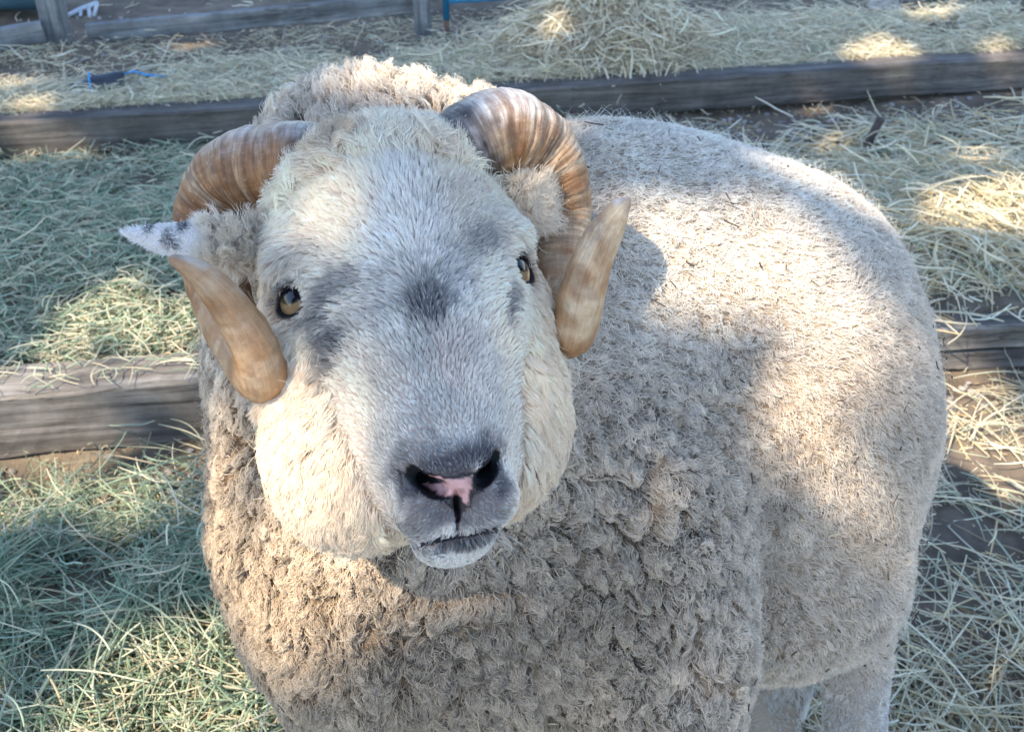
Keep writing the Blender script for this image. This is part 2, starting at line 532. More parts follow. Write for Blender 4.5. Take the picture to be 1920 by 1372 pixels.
def tube(name, pts, rad, mat, parent=None, n=14, cap=True, flat=None, col=None, seed=0, wob=0):
    pts = np.array(pts, float)
    rad = np.ones(len(pts)) * rad if np.isscalar(rad) else np.array(rad, float)
    T = nrm(np.gradient(pts, axis=0))
    u = np.cross(T[0], [0, 0, 1.0])
    if np.linalg.norm(u) < .1: u = np.cross(T[0], [0, 1.0, 0])
    u = nrm(u)
    V = []
    ang = np.arange(n) / n * 2 * np.pi
    for i in range(len(pts)):
        u = nrm(u - T[i] * (u @ T[i])); w_ = np.cross(T[i], u)
        V.append(pts[i] + rad[i] * (np.cos(ang)[:, None] * u + np.sin(ang)[:, None] * w_))
    V = np.concatenate(V)
    k = len(pts)
    i, j = np.meshgrid(np.arange(k - 1), np.arange(n), indexing='ij')
    i = i.ravel(); j = j.ravel()
    Fq = np.stack([i * n + j, i * n + (j + 1) % n, (i + 1) * n + (j + 1) % n, (i + 1) * n + j], 1)
    me = bpy.data.meshes.new(name)
    faces = [tuple(q) for q in Fq.tolist()]
    if cap: faces += [tuple(reversed(range(n))), tuple(range((k - 1) * n, k * n))]
    me.from_pydata(V.tolist(), [], faces)
    for p_ in me.polygons: p_.use_smooth = len(p_.vertices) == 4
    me.update()
    if col is not None:
        a = me.attributes.new('col', 'FLOAT_COLOR', 'POINT')
        c = np.ones((len(V), 4), np.float32); c[:, :3] = col
        a.data.foreach_set('color', c.ravel())
    return link(name, me, parent, mat)


# blue metal gate at the back
bluem = flat_mat('blue_gate_paint', (.02, .16, .30), .45, .2, 30)
rust = flat_mat('rusty_foot', (.16, .09, .06), .8, .3, 40)
g0 = on_ground(838, 62, .2)
gate = empty('metal_gate', g0)
tag(gate, 'blue painted tubular metal gate at the top centre of the pen', 'gate')
tube('gate_post', [g0 + [0, 0, .045], g0 + [0, 0, 1.0]], .011, bluem, gate)
tube('post_foot', [g0 + [0, 0, -.04], g0 + [0, 0, .047]], .0095, rust, gate)
ra = np.array([g0[0], g0[1], g0[2] + .10])
for k_, zz in enumerate((.105, .36, .62, .88)):
    tube('gate_bar', [g0 + [.008, 0, zz], g0 + [1.4, .22, zz + .02]], .008, bluem, gate)

# large teal pipe lying behind the fence
pp = on_ground(-60, 55, .2)
pipe = tube('drain_pipe', [(-3.3, 3.95, .30), (-2.4, 3.98, .305), (-1.62, 4.0, .31)], .105, flat_mat('teal_plastic', (.09, .17, .22), .5, .2, 8), None, 28)
tag(pipe, 'thick teal blue pipe lying on the ground behind the left end of the fence', 'pipe')
# small white bracket on the ground beyond the post
wb = empty('plastic_bracket', P(150, 40, 3.95))
tag(wb, 'white three legged bracket on the ground behind the leftmost fence post', 'bracket')
wm = flat_mat('dirty_white_plastic', (.55, .57, .6), .5, .1, 20)
tube('arm', [P(118, 34, 3.9), P(150, 18, 3.95), P(182, 6, 4.0)], .009, wm, wb, 8)
for a_, b_ in (((150, 16), (152, 46)), ((166, 12), (170, 44)), ((182, 6), (176, 32))):
    tube('leg', [P(*a_, 3.95), P(*b_, 3.93)], .007, wm, wb, 8)


def rock(name, c, r, mat, parent=None, seed=0, sq=.7):
    bm = bmesh.new()
    bmesh.ops.create_icosphere(bm, subdivisions=4, radius=1)
    v = np.array([q.co[:] for q in bm.verts])
    d = 1 + .25 * noise(v, .9, seed) + .1 * noise(v, .35, seed + 1) + .04 * noise(v, .12, seed + 2)
    v = v * d[:, None] * np.array(r) + np.array(c)
    for q, w_ in zip(bm.verts, v): q.co = w_
    for f_ in bm.faces: f_.smooth = True
    me = bpy.data.meshes.new(name); bm.to_mesh(me); bm.free()
    return link(name, me, parent, mat)


stone = flat_mat('pale_stone', (.36, .31, .25), .9, .3, 25, .6)
r1 = rock('rock', P(1655, 28, 4.05) , (.075, .06, .06), stone, None, 3)
tag(r1, 'pale lumpy rock standing on the bedding at the top right', 'rock')
brd = beam('board', P(1690, 14, 4.02), P(1880, -14, 4.15), .14, .02, grey_wood, seed=77, nseg=12)
tag(brd, 'short grey board propped above the ground beside the pale rock, top right', 'board')
ep = post(1925, 62, .05, .8, dark_wood, None, name='fence_post', seed=15)
tag(ep, 'dark wooden post cut by the right edge at the top right corner', 'post')

# black pipe piece with blue twine
bp_ = empty('pipe_piece', on_ground(190, 178, .2))
tag(bp_, 'short black plastic pipe lying in straw on the upper terrace, left', 'pipe')
pa = on_ground(135, 176, .2) + [0, 0, .018]; pb = on_ground(236, 168, .2) + [0, 0, .024]
tube('pipe', [pa, pa * .5 + pb * .5, pb], [.012, .028, .034], flat_mat('black_plastic', (.03, .035, .045), .4, .2, 30), bp_, 20)
tw = flat_mat('blue_twine', (.02, .25, .55), .6, .2, 80)
q1 = P(180, 145, 3.15)
c0 = pa * .55 + pb * .45
tws = []
for k_ in range(13):
    a_ = -.3 + k_ / 12 * 3.6
    tws.append(c0 + [-.004 * k_ * .3, -math.cos(a_ - .2) * .033 * 1.0, math.sin(a_) * .036 - .0])
twi = tube('twine', [c0 + [.01, -.09, -.02], c0 + [.005, -.06, -.008], c0 + [0, -.035, .01], c0 + [-.004, -.024, .028], c0 + [-.01, 0, .036], c0 + [-.012, .03, .02]], .0028, tw, None, 6)
tag(twi, 'bright blue twine looped over the black pipe piece', 'twine')
tw2 = tube('twine', [pb + [.0, 0, .022], pb + [.03, .01, .028], pb + [.07, .0, .02], pb + [.12, .03, .006]], .003, tw, None, 6)
tag(tw2, 'bright blue twine trailing to the right of the black pipe end', 'twine')

# stake leaning out of a green weed, right behind the ram
st = on_ground(1622, 288, .12)
sk = tube('broken_stick', [st + [-.005, 0, -.02], st + [.008, 0, .05], st + [.026, .0, .105]], [.013, .0115, .012], flat_mat('dark_bark', (.06, .045, .04), .9, .3, 60, .6), None, 9)
tag(sk, 'dark broken stick standing upright in a small green weed, right of the ram\'s back', 'stick')
weed = empty('weed', st + [.04, 0, 0])
tag(weed, 'small dark green weed round the foot of the broken stick', 'plant')
leafm = flat_mat('dark_leaf', (.03, .07, .03), .5, .3, 60)
for k_ in range(16):
    a_ = rng.uniform(0, 2 * np.pi); L_ = rng.uniform(.025, .05)
    c_ = st + [.03 + rng.normal(0, .014), rng.normal(-.01, .012), rng.uniform(.0, .02)]
    d_ = np.array([math.cos(a_), math.sin(a_) * .7, rng.uniform(.2, .8)]); s_ = nrm(np.cross(d_, [0, 0, 1.0]))
    v_ = [c_, c_ + d_ * L_ * .3 + s_ * L_ * .25, c_ + d_ * L_ * .7 + s_ * L_ * .2, c_ + d_ * L_ - [0, 0, L_ * .3], c_ + d_ * L_ * .7 - s_ * L_ * .2, c_ + d_ * L_ * .3 - s_ * L_ * .25]
    me = bpy.data.meshes.new('leaf'); me.from_pydata([tuple(q) for q in v_], [], [(0, 1, 2, 3), (0, 3, 4, 5)])
    link('leaf', me, weed, leafm)

# pebbles and clods on the bare soil
peb = flat_mat('pebble', (.27, .25, .23), .9, .4, 40, .5)
PV = []; PF = []
bm = bmesh.new(); bmesh.ops.create_icosphere(bm, subdivisions=1, radius=1)
iv = np.array([q.co[:] for q in bm.verts]); ifc = np.array([[w_.index for w_ in f_.verts] for f_ in bm.faces]); bm.free()
for k_ in range(1500):
    zone = rng.random()
    if zone < .45: x_ = rng.uniform(0, 2.8); y_ = lineB(x_) - rng.uniform(.0, .45)
    elif zone < .85: x_ = rng.uniform(-3, 3); y_ = lineB(x_) + rng.uniform(.45, 2.2)
    else: x_ = rng.uniform(-1.2, 1.4); y_ = lineA(x_) - rng.uniform(.02, .2)
    r_ = rng.uniform(.003, .011) ** 1.0
    vv = iv * (1 + .3 * rng.normal(0, 1, (len(iv), 1)) * .5) * r_ * np.array([1, rng.uniform(.7, 1.2), .7])
    z_ = gz(np.array([x_]), np.array([y_]))[0]
    PV.append(vv + [x_, y_, z_ + r_ * .3]); PF.append(ifc + 12 * k_)
pe = link('pebbles', mesh_np('pebbles', np.concatenate(PV), np.concatenate(PF), False), None, peb)
tag(pe, kind='stuff')
Q_ = 1.0        # hair density
# ------------------------------------------------------------------ the ram: head frame
def Rx(a): c, s = math.cos(a), math.sin(a); return np.array([[1, 0, 0], [0, c, -s], [0, s, c]])
def Ry(a): c, s = math.cos(a), math.sin(a); return np.array([[c, 0, s], [0, 1, 0], [-s, 0, c]])
def Rz(a): c, s = math.cos(a), math.sin(a); return np.array([[c, -s, 0], [s, c, 0], [0, 0, 1]])


HB = np.array([[1., 0, 0], [0, 0, 1], [0, 1, 0]])
RH = MC @ Rz(math.radians(9)) @ Ry(math.radians(14)) @ Rx(math.radians(-15)) @ HB   # head local -> world
TH = P(764, 531, .80)


def H2W(l): return np.asarray(l, float) @ RH.T + TH
def W2H(w): return (np.asarray(w, float) - TH) @ RH


def INV(px, py, yl):
    """head-frame point on the plane y = yl seen at a photograph pixel"""
    o = W2H([[0, 0, CAM_H]])[0]; q = W2H([P(px, py, 1.0)])[0] - o
    return o + q * ((yl - o[1]) / q[1])


# ------------------------------------------------------------------ implicit body
XA = axis([(-.36, -.24, .006), (-.24, .085, .0021), (.085, .72, .006)])
YA = axis([(.30, .52, .006), (.52, .80, .0021), (.80, 1.50, .006)])
ZA = axis([(-.02, .70, .006), (.70, 1.10, .0021), (1.10, 1.16, .006)])
D = np.full((len(XA), len(YA), len(ZA)), .3, np.float32)


def sub(c, R):
    sl = []
    for A_, q in zip((XA, YA, ZA), c):
        a = max(0, np.searchsorted(A_, q - R) - 1); b = min(len(A_), np.searchsorted(A_, q + R) + 1)
        sl.append(slice(a, b))
    sl = tuple(sl)
    X, Y, Z = np.meshgrid(XA[sl[0]].astype(np.float32), YA[sl[1]].astype(np.float32), ZA[sl[2]].astype(np.float32), indexing='ij')
    return sl, np.stack([X, Y, Z], -1)


def smin(a, b, k):
    h = np.clip(.5 + .5 * (b - a) / k, 0, 1)
    return b * (1 - h) + a * h - k * h * (1 - h)


def put(sl, d, k, cut=False):
    if cut: D[sl] = -smin(-D[sl], d, k)
    else: D[sl] = smin(D[sl], d, k)


def ell(c, r, M=None, k=.03, cut=False):
    """c world centre, r radii along the columns of M"""
    r = np.asarray(r, np.float32); M = np.eye(3) if M is None else M
    sl, Q = sub(c, max(r) + (.07 if not cut else .02))
    q = (Q - np.asarray(c, np.float32)) @ M.astype(np.float32)
    k0 = np.linalg.norm(q / r, axis=-1); k1 = np.linalg.norm(q / (r * r), axis=-1) + 1e-6
    put(sl, k0 * (k0 - 1) / k1, k, cut)


def cap(a, b, ra, rb, k=.03, cut=False):
    a = np.asarray(a, np.float32); b = np.asarray(b, np.float32)
    c = (a + b) / 2
    sl, Q = sub(c, np.linalg.norm(b - a) / 2 + max(ra, rb) + (.07 if not cut else .02))
    t = np.clip(((Q - a) @ (b - a)) / ((b - a) @ (b - a)), 0, 1)
    d = np.linalg.norm(Q - a - t[..., None] * (b - a), axis=-1) - (ra + (rb - ra) * t)
    put(sl, d.astype(np.float32), k, cut)


def hell(c, r, k=.02, cut=False, rot=None):
    ell(H2W([c])[0], r, RH if rot is None else RH @ rot, k, cut)
def hcap(a, b, ra, rb, k=.02, cut=False): cap(H2W([a])[0], H2W([b])[0], ra, rb, k, cut)


# trunk, in camera aligned axes
ell(P(1318, 745, 1.31), (.250, .248, .28), MC, .08)                 # barrel and rump
ell(P(1522, 830, 1.30), (.105, .18, .16), MC, .08)
ell(P(1430, 560, 1.34), (.155, .148, .18), MC, .07)
ell(P(1300, 500, 1.30), (.13, .128, .16), MC, .07)                 # loin                  # thigh
ell(P(1030, 660, 1.19), (.165, .235, .20), MC, .08)                   # withers
ell(P(1180, 462, 1.25), (.13, .122, .15), MC, .07)                  # back behind the withers
ell(P(850, 960, 1.10), (.225, .25, .20), MC, .08)                   # chest
ell(P(720, 590, 1.10), (.165, .20, .15), MC, .08)                   # neck
ell(P(690, 325, 1.10), (.095, .062, .10), MC, .05)                  # wool hump of the nape
ell(P(840, 312, 1.08), (.065, .050, .08), MC, .04)
ell(P(1215, 1130, 1.06), (.088, .19, .12), MC, .05)                  # near shoulder
ell(P(1440, 1090, 1.28), (.15, .10, .15), MC, .06)                  # belly
cap(P(1215, 1180, 1.08), [.16, .84, .10], .085, .040, .05)          # front legs
cap(P(720, 1180, 1.06), [-.12, .77, .10], .095, .040, .05)
cap([.16, .84, .12], [.165, .835, .025], .032, .034, .02)
cap([-.12, .77, .12], [-.12, .765, .025], .032, .034, .02)
cap(P(1600, 1060, 1.31), P(1602, 1400, 1.34), .050, .034, .03)      # hind legs
cap(P(1605, 1400, 1.34), [.41, .90, .02], .034, .030, .02)
cap(P(1480, 1180, 1.45), P(1440, 1400, 1.50), .05, .030, .03)
cap(P(1462, 1400, 1.50), [.33, 1.03, .02], .034, .030, .02)

# head
cap(H2W([(0, -.10, .0)])[0], P(760, 620, 1.08), .085, .14, .05)     # poll to neck
hell((0, -.066, -.072), (.108, .050, .100), .04)                    # ruff of the cheeks
hell((-.058, -.056, -.118), (.054, .042, .052), .04)
hell((.048, -.060, -.105), (.052, .042, .052), .04)
hell((0, -.035, .045), (.089, .062, .076), .03)
hell((0, -.030, .030), (.093, .045, .050), .03)                     # skull
hell((0, -.022, .080), (.062, .050, .040), .03)
hell((0, -.018, -.002), (.084, .050, .040), .025)
hcap((0, .002, .045), (0, .014, -.105), .048, .040, .03)            # bridge
hell((0, -.010, -.055), (.061, .055, .070), .025)
hell((0, .006, -.130), (.047, .044, .045), .02)
hell((0, .010, -.162), (.037, .036, .028), .014)                    # upper lip
hell((-.020, .022, -.168), (.022, .022, .018), .010)
hell((.020, .022, -.168), (.022, .022, .018), .010)
hell((0, .040, -.148), (.024, .018, .018), .012)                    # nose tip
hcap((0, -.05, -.03), (0, -.012, -.160), .050, .030, .03)           # jaw
hell((-.003, -.007, -.1875), (.0265, .034, .0175), .010)                  # chin
for s in (-1, 1):
    hell((s * .070, .004, .022), (.022, .018, .014), .020)          # brow
    hell((s * .058, .010, -.030), (.020, .022, .040), .02)          # tear bone
for s in (-1, 1):
    hcap((s * .060, -.026, -.055), (s * .046, -.022, -.140), .022, .014, .03)
    hcap((s * .080, -.028, -.020), (s * .078, -.036, -.085), .026, .030 if s < 0 else .020, .03)
EYE = {}
for s in (-1, 1):
    g = nrm(np.array([s * .73, .68, -.04]))
    e = np.array([s * .0705, -.004, -.0035])
    EYE[s] = (e, g)
    ell(H2W([e - g * .0020])[0], (.0240,) * 3, None, .006)
    hor = nrm(np.cross([0, 0, 1.0], g)); ver = np.cross(g, hor)
    M_ = RH @ np.stack([hor, ver, g], 1)
    # slight inward tilt of the opening
    ell(H2W([e + g * .0300])[0], (.0150, .0104, .0220), M_, .0025, True)
    ell(H2W([e + g * .0190 + ver * .0130])[0], (.0165, .0042, .0052), M_, .004)
# nostrils: comma slits running in towards the septum
NOS = []
for s, a, b in ((-1, (772, 886), (822, 913)), (1, (930, 856), (902, 893))):
    A_ = INV(*a, .038); B_ = INV(*b, .047)
    NOS.append((A_, B_))
    hcap(A_ + [0, .000, 0], B_ + [0, -.001, 0], .0036, .0070, .0035, True)
    hcap(A_ * .2 + B_ * .8 + [0, -.004, 0], A_ * .5 + B_ * .5 + [0, -.018, .008], .0065, .0055, .004, True)
# mouth and philtrum
mc = INV(862, 996, .034)
hell((mc[0], .032, mc[2] - .0015), (.029, .019, .0012), .0025, True)
hell((mc[0], .044, mc[2] + .013), (.0016, .016, .014), .003, True)


def catmull(p, n):
    p = np.array(p, float)
    p = np.concatenate([[2 * p[0] - p[1]], p, [2 * p[-1] - p[-2]]])
    out = []
    for i in range(1, len(p) - 2):
        t = np.linspace(0, 1, n, endpoint=False)[:, None]
        a, b, c, d = p[i - 1], p[i], p[i + 1], p[i + 2]
        out.append(.5 * (2 * b + (c - a) * t + (2 * a - 5 * b + 4 * c - d) * t ** 2 + (3 * b - a - 3 * c + d) * t ** 3))
    out.append(p[-2][None])
    return np.concatenate(out)


HL = [(668, 345, .86, 26), (622, 326, .848, 33), (580, 312, .846, 35.5), (520, 313, .85, 36), (442, 332, .865, 35.5), (403, 396, .88, 33), (398, 468, .885, 29), (412, 548, .875, 26), (436, 612, .85, 24.5), (462, 662, .82, 22.5),
      (483, 700, .79, 20.5), (489, 700, .765, 19), (478, 655, .75, 17.5), (446, 598, .74, 15.5), (408, 548, .73, 12.6), (368, 510, .72, 9.2), (335, 491, .715, 5.4), (322, 486, .714, 3.5), (316, 484, .714, 1.2)]
HR = [(790, 330, .86, 20), (835, 298, .854, 29), (882, 268, .860, 34), (945, 246, .868, 35.5), (1002, 268, .885, 31.5), (1040, 320, .90, 28), (1056, 390, .915, 24.5), (1055, 460, .915, 23), (1050, 530, .905, 21.5), (1050, 590, .885, 20.5),
      (1058, 622, .86, 19.5), (1074, 622, .84, 18.8), (1085, 580, .825, 18.8), (1098, 522, .815, 17.6), (1121, 464, .805, 15.2), (1143, 420, .80, 12.4), (1160, 393, .795, 9), (1173, 380, .793, 5.2), (1181, 372, .792, 1.5)]
for H_, a_, b_ in ((HL, 5, 10), (HR, 5, 11)):
    q_ = catmull([(*P(a, b, c), r_ * 1e-3) for a, b, c, r_ in H_], 6)[a_ * 6:b_ * 6]
    for k_ in range(0, len(q_) - 2, 2): cap(q_[k_, :3], q_[k_ + 2, :3], q_[k_, 3] + .006, q_[k_ + 2, 3] + .006, .006, True)


def surface_nets():
    s = D < 0
    nb = s[:-1, :-1, :-1].astype(np.int8)
    cnt = np.zeros(nb.shape, np.int8)
    for a in (0, 1):
        for b in (0, 1):
            for c in (0, 1):
                cnt += s[a:s.shape[0] - 1 + a, b:s.shape[1] - 1 + b, c:s.shape[2] - 1 + c]
    act = np.argwhere((cnt > 0) & (cnt < 8))
    ids = -np.ones(cnt.shape, np.int32)
    ids[act[:, 0], act[:, 1], act[:, 2]] = np.arange(len(act))
    acc = np.zeros((len(act), 3)); num = np.zeros(len(act))
    cs = [(0, 0, 0), (1, 0, 0), (0, 1, 0), (1, 1, 0), (0, 0, 1), (1, 0, 1), (0, 1, 1), (1, 1, 1)]
    def val(o): return D[act[:, 0] + o[0], act[:, 1] + o[1], act[:, 2] + o[2]]
    def pos(o): return np.stack([XA[act[:, 0] + o[0]], YA[act[:, 1] + o[1]], ZA[act[:, 2] + o[2]]], 1)
    for o in cs:
        for axx in range(3):
            if o[axx] == 0:
                o2 = list(o); o2[axx] = 1
                va, vb = val(o), val(o2)
                m = (va < 0) != (vb < 0)
                t = np.where(m, va / np.where(m, va - vb, 1), 0)
                p = pos(o) * (1 - t[:, None]) + pos(o2) * t[:, None]
                acc += p * m[:, None]; num += m
    V = acc / num[:, None]
    Q = []
    for axx in range(3):
        o = [0, 0, 0]; o[axx] = 1
        a = s[:s.shape[0] - o[0], :s.shape[1] - o[1], :s.shape[2] - o[2]]
        b = s[o[0]:, o[1]:, o[2]:]
        e = np.argwhere(a != b)
        u, w_ = [(1, 2), (2, 0), (0, 1)][axx]
        ok = (e[:, u] > 0) & (e[:, w_] > 0) & (e[:, 0] < cnt.shape[0]) & (e[:, 1] < cnt.shape[1]) & (e[:, 2] < cnt.shape[2])
        e = e[ok]
        inside = s[e[:, 0], e[:, 1], e[:, 2]]
        def cell(du, dw):
            f_ = e.copy(); f_[:, u] -= du; f_[:, w_] -= dw
            return ids[f_[:, 0], f_[:, 1], f_[:, 2]]
        q = np.stack([cell(1, 1), cell(0, 1), cell(0, 0), cell(1, 0)], 1)
        q[~inside] = q[~inside][:, ::-1]
        Q.append(q)
    return V, np.concatenate(Q)


BV, BF = surface_nets()
keep = (BF >= 0).all(1); BF = BF[keep]


def vnormals(V, Fq):
    a, b, c, d = (V[Fq[:, i]] for i in range(4))
    fn = np.cross(c - a, d - b)
    N = np.zeros_like(V)
    for i in range(4):
        for ax_ in range(3): N[:, ax_] += np.bincount(Fq[:, i], fn[:, ax_], len(V))
    return nrm(N)


# relax slightly
for it in range(2):
    acc = np.zeros_like(BV); cn = np.zeros(len(BV))
    for i in range(4):
        for j in (BF[:, (i + 1) % 4], BF[:, (i + 3) % 4]):
            for ax_ in range(3): acc[:, ax_] += np.bincount(BF[:, i], BV[j, ax_], len(BV))
            cn += np.bincount(BF[:, i], minlength=len(BV))
    BV = BV * .5 + .5 * acc / cn[:, None]
BN = vnormals(BV, BF)


# ------------------------------------------------------------------ where each kind of coat grows
def masks(W):
    """weights on world points: face (short hair), ruff (long soft), crown (tousled), fleece; they sum to one"""
    h = W2H(W)
    x, y, z = h.T
    jag = .008 * noise(W, .02, 40)
    # the face plate widens from muzzle to brow
    half = np.interp(z, [-.21, -.165, -.12, -.07, -.02, .03], [.050, .050, .060, .070, .088, .095])
    back = np.interp(z, [-.215, -.16, -.08, 0, .06], [-.030, -.030, -.030, -.030, -.01])
    face = sstep(-.012, .008, y - back + jag * .5) * sstep(.010, -.004, np.abs(x) - half + jag * .3) * sstep(.115, .085, z)
    face *= (h[:, 2] > -.23)
    inhead = sstep(-.118, -.100, y + jag) * sstep(-.250, -.230, z) * sstep(.150, .135, np.abs(x)) * sstep(.16, .14, z)
    crown = inhead * sstep(.045, .085, z + jag) * (1 - face * .0)
    face = face * (1 - sstep(.070, .100, z + jag))
    crown = crown * (1 - face)
    ruff = inhead * (1 - face) * (1 - crown) * sstep(.10, .05, z)
    ruff = ruff * (1 - sstep(.0, .03, -(z + .01)) * 0)
    fle = np.clip(1 - face - ruff - crown, 0, 1)
    return face, ruff, crown, fle, h


# grey and dark markings of the face, with brow shade painted over the eyes: photograph position, radii (pixels), tilt, strength
SPOTS = [(803, 578, 40, 58, 10, .85), (770, 540, 95, 60, 20, .30), (830, 640, 75, 55, 0, .22), (640, 540, 48, 30, -30, .6), (600, 585, 22, 32, 20, .5),
         (622, 655, 26, 44, 25, .85), (606, 620, 20, 30, 20, .5), (532, 518, 42, 16, -8, .75), (500, 548, 10, 26, 0, .5), (988, 462, 22, 12, 10, .6), (575, 590, 14, 10, 0, .5), (905, 440, 55, 34, -35, .5), (880, 400, 105, 75, -30, .20),
         (850, 500, 40, 50, 0, .30), (948, 590, 12, 30, 10, .75), (955, 548, 12, 22, 0, .5), (900, 660, 60, 70, 0, .12), (800, 690, 60, 60, 0, .15), (850, 790, 120, 70, 0, .18), (700, 600, 50, 30, 15, .25), (830, 700, 90, 110, 0, .13), (560, 480, 60, 40, -20, .15), (760, 820, 50, 60, 0, .1), (730, 680, 30, 60, 10, .2),
         (855, 874, 84, 24, -6, .85), (790, 850, 45, 30, 0, .55), (925, 835, 30, 22, 0, .5), (862, 850, 80, 26, -5, .4),
         (800, 968, 60, 38, -10, .68), (912, 950, 50, 48, 0, .70), (762, 900, 20, 34, -20, .8), (935, 880, 18, 42, 0, .8), (850, 940, 40, 40, 0, .5), (870, 1010, 58, 10, -6, .9)]
SP = []
for (sx, sy, rx, ry, rot, wgt) in SPOTS:
    yy = np.interp(sy, [400, 560, 800, 880, 960, 1015], [.045, .052, .052, .048, .040, .030])
    if abs(sx - 790) > 140 and sy < 700: yy = .025
    c = INV(sx, sy, yy)
    SP.append((c[0], c[2], rx * .395e-3, ry * .41e-3, math.radians(rot), wgt, c[1]))


mc_z = INV(862, 996, .034)[2]


def face_dark(h, W):
    x, y, z = h.T
    j1 = .004 * noise(W, .010, 51); j2 = .004 * noise(W, .010, 52)
    keep_ = np.ones(len(x))
    fno = noise(W, .0045, 53) + .6 * noise(W, .018, 54)
    for cx, cz, rx, rz, rot, wgt, cy in SP:
        dx, dz = x - cx + j1, z - cz + j2
        a = dx * math.cos(rot) - dz * math.sin(rot); b = dx * math.sin(rot) + dz * math.cos(rot)
        r = np.sqrt((a / rx) ** 2 + (b / rz) ** 2) + .22 * fno
        keep_ *= 1 - wgt * sstep(1.35, .45, r) * (y > cy - .045)
    return 1 - keep_


def coat_colour(W, inner=False):
    face, ruff, crown, fle, h = masks(W)
    x, y, z = h.T
    n1 = noise(W, .06, 61)[:, None]; n2 = noise(W, .014, 62)[:, None]; n3 = noise(W, .0055, 63)[:, None]
    c_face = np.array([.83, .77, .695]) * (1 + .05 * n1 + .05 * n2)
    sd = sstep(.020, .052, np.abs(x) + .35 * np.maximum(z, 0) + .006 * noise(W, .02, 65))[:, None]
    c_face = c_face * (1 - sd) + np.array([.87, .75, .60]) * (1 + .06 * n1 + .05 * n2) * sd
    # cream sides; cooler bridge, with the sky's light put into its colour
    dk = face_dark(h, W)[:, None]
    lip = np.exp(-((z - (mc_z + .0026)) / .0014) ** 2) * (y > .005) * (np.abs(x) < .04)
    dk = dk * (1 - .35 * lip[:, None])
    c_face = c_face * (1 - dk) + np.array([.075, .072, .082]) * dk
    c_ruff = np.array([.83, .69, .53]) * (1 + .06 * n1 + .05 * n2)
    c_crown = np.array([.82, .71, .585]) * (1 + .10 * n1 + .08 * n2)
    br = sstep(.15, .55, noise(W, .022, 64))[:, None]
    c_crown = c_crown * (1 - .7 * br) + np.array([.46, .34, .22]) * .7 * br
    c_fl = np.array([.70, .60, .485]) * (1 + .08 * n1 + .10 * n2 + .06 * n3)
    # back whitened, the sky light from above put into its colour; browner chest
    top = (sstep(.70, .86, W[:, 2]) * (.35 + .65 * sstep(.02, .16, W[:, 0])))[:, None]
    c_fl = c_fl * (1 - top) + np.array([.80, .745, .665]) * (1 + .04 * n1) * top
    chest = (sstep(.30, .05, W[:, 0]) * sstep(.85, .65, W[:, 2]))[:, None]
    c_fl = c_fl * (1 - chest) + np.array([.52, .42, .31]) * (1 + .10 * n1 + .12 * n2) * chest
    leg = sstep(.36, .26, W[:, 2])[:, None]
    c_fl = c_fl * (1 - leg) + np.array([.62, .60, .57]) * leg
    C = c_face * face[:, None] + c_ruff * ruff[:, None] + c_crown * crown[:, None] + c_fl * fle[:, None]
    return np.clip(C, .01, .9), face, ruff, crown, fle, h, dk[:, 0]


def sample_surface(V, Fq, N, n, wvert):
    a = V[Fq[:, 0]]; b = V[Fq[:, 1]]; c = V[Fq[:, 2]]; d = V[Fq[:, 3]]
    ar = .5 * np.linalg.norm(np.cross(c - a, d - b), axis=1)
    w = ar * wvert[Fq].mean(1)
    cs = np.cumsum(w); tot = cs[-1]
    f = np.searchsorted(cs, rng.random(n) * tot)
    u, v = rng.random(n)[:, None], rng.random(n)[:, None]
    q = Fq[f]
    def lerp(A): return (A[q[:, 0]] * (1 - u) + A[q[:, 1]] * u) * (1 - v) + (A[q[:, 3]] * (1 - u) + A[q[:, 2]] * u) * v
    return lerp(V), nrm(lerp(N))


# body mesh: lumpy wool relief and skin colours
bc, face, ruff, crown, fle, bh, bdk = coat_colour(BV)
lump = .005 * noise(BV, .045, 71) + .003 * noise(BV, .02, 72) + .008 * noise(BV, .13, 73)
cl_c, _n = sample_surface(BV, BF, BN, 5200, fle * sstep(.15, .3, BV[:, 2]))
kd_ = kdtree.KDTree(len(cl_c))
for i_, c_ in enumerate(cl_c): kd_.insert(c_, i_)
kd_.balance()
fl_i = np.where(fle > .3)[0]
wob = .005 * np.stack([noise(BV, .012, 75), noise(BV, .012, 76), noise(BV, .012, 77)], 1)
dd_ = np.full(len(BV), .02)
dd_[fl_i] = [kd_.find(c_)[2] for c_ in (BV + wob)[fl_i].tolist()]
chestw = sstep(.38, .14, BV[:, 0] + .25 * (BV[:, 2] - .6)) * (1 - .9 * sstep(.74, .84, BV[:, 2]) * sstep(-.03, .06, BV[:, 0]))
dome = .0075 * np.clip(1 - (dd_ / .011) ** 2, -.6, 1) * (.06 + .94 * chestw) * sstep(.2, .35, BV[:, 2])
soft = sstep(.62, .85, BV[:, 2]) * sstep(.1, .35, BV[:, 0])
BV2 = BV + BN * (dome * fle + lump * fle * (.35 + .65 * chestw) * sstep(.2, .4, BV[:, 2]) + .0025 * noise(BV, .02, 74) * (ruff + crown))[:, None]
skin = bc * np.array([.48, .41, .34])
fs = face * (1 - bdk)
skin = skin * (1 - face[:, None]) + (np.array([.50, .38, .32]) * fs[:, None] + np.array([.03, .028, .032]) * (face * bdk)[:, None] + .0) * 1.0 * (face[:, None] > 0) + 0
# nose leather, nostrils, mouth, eyelids


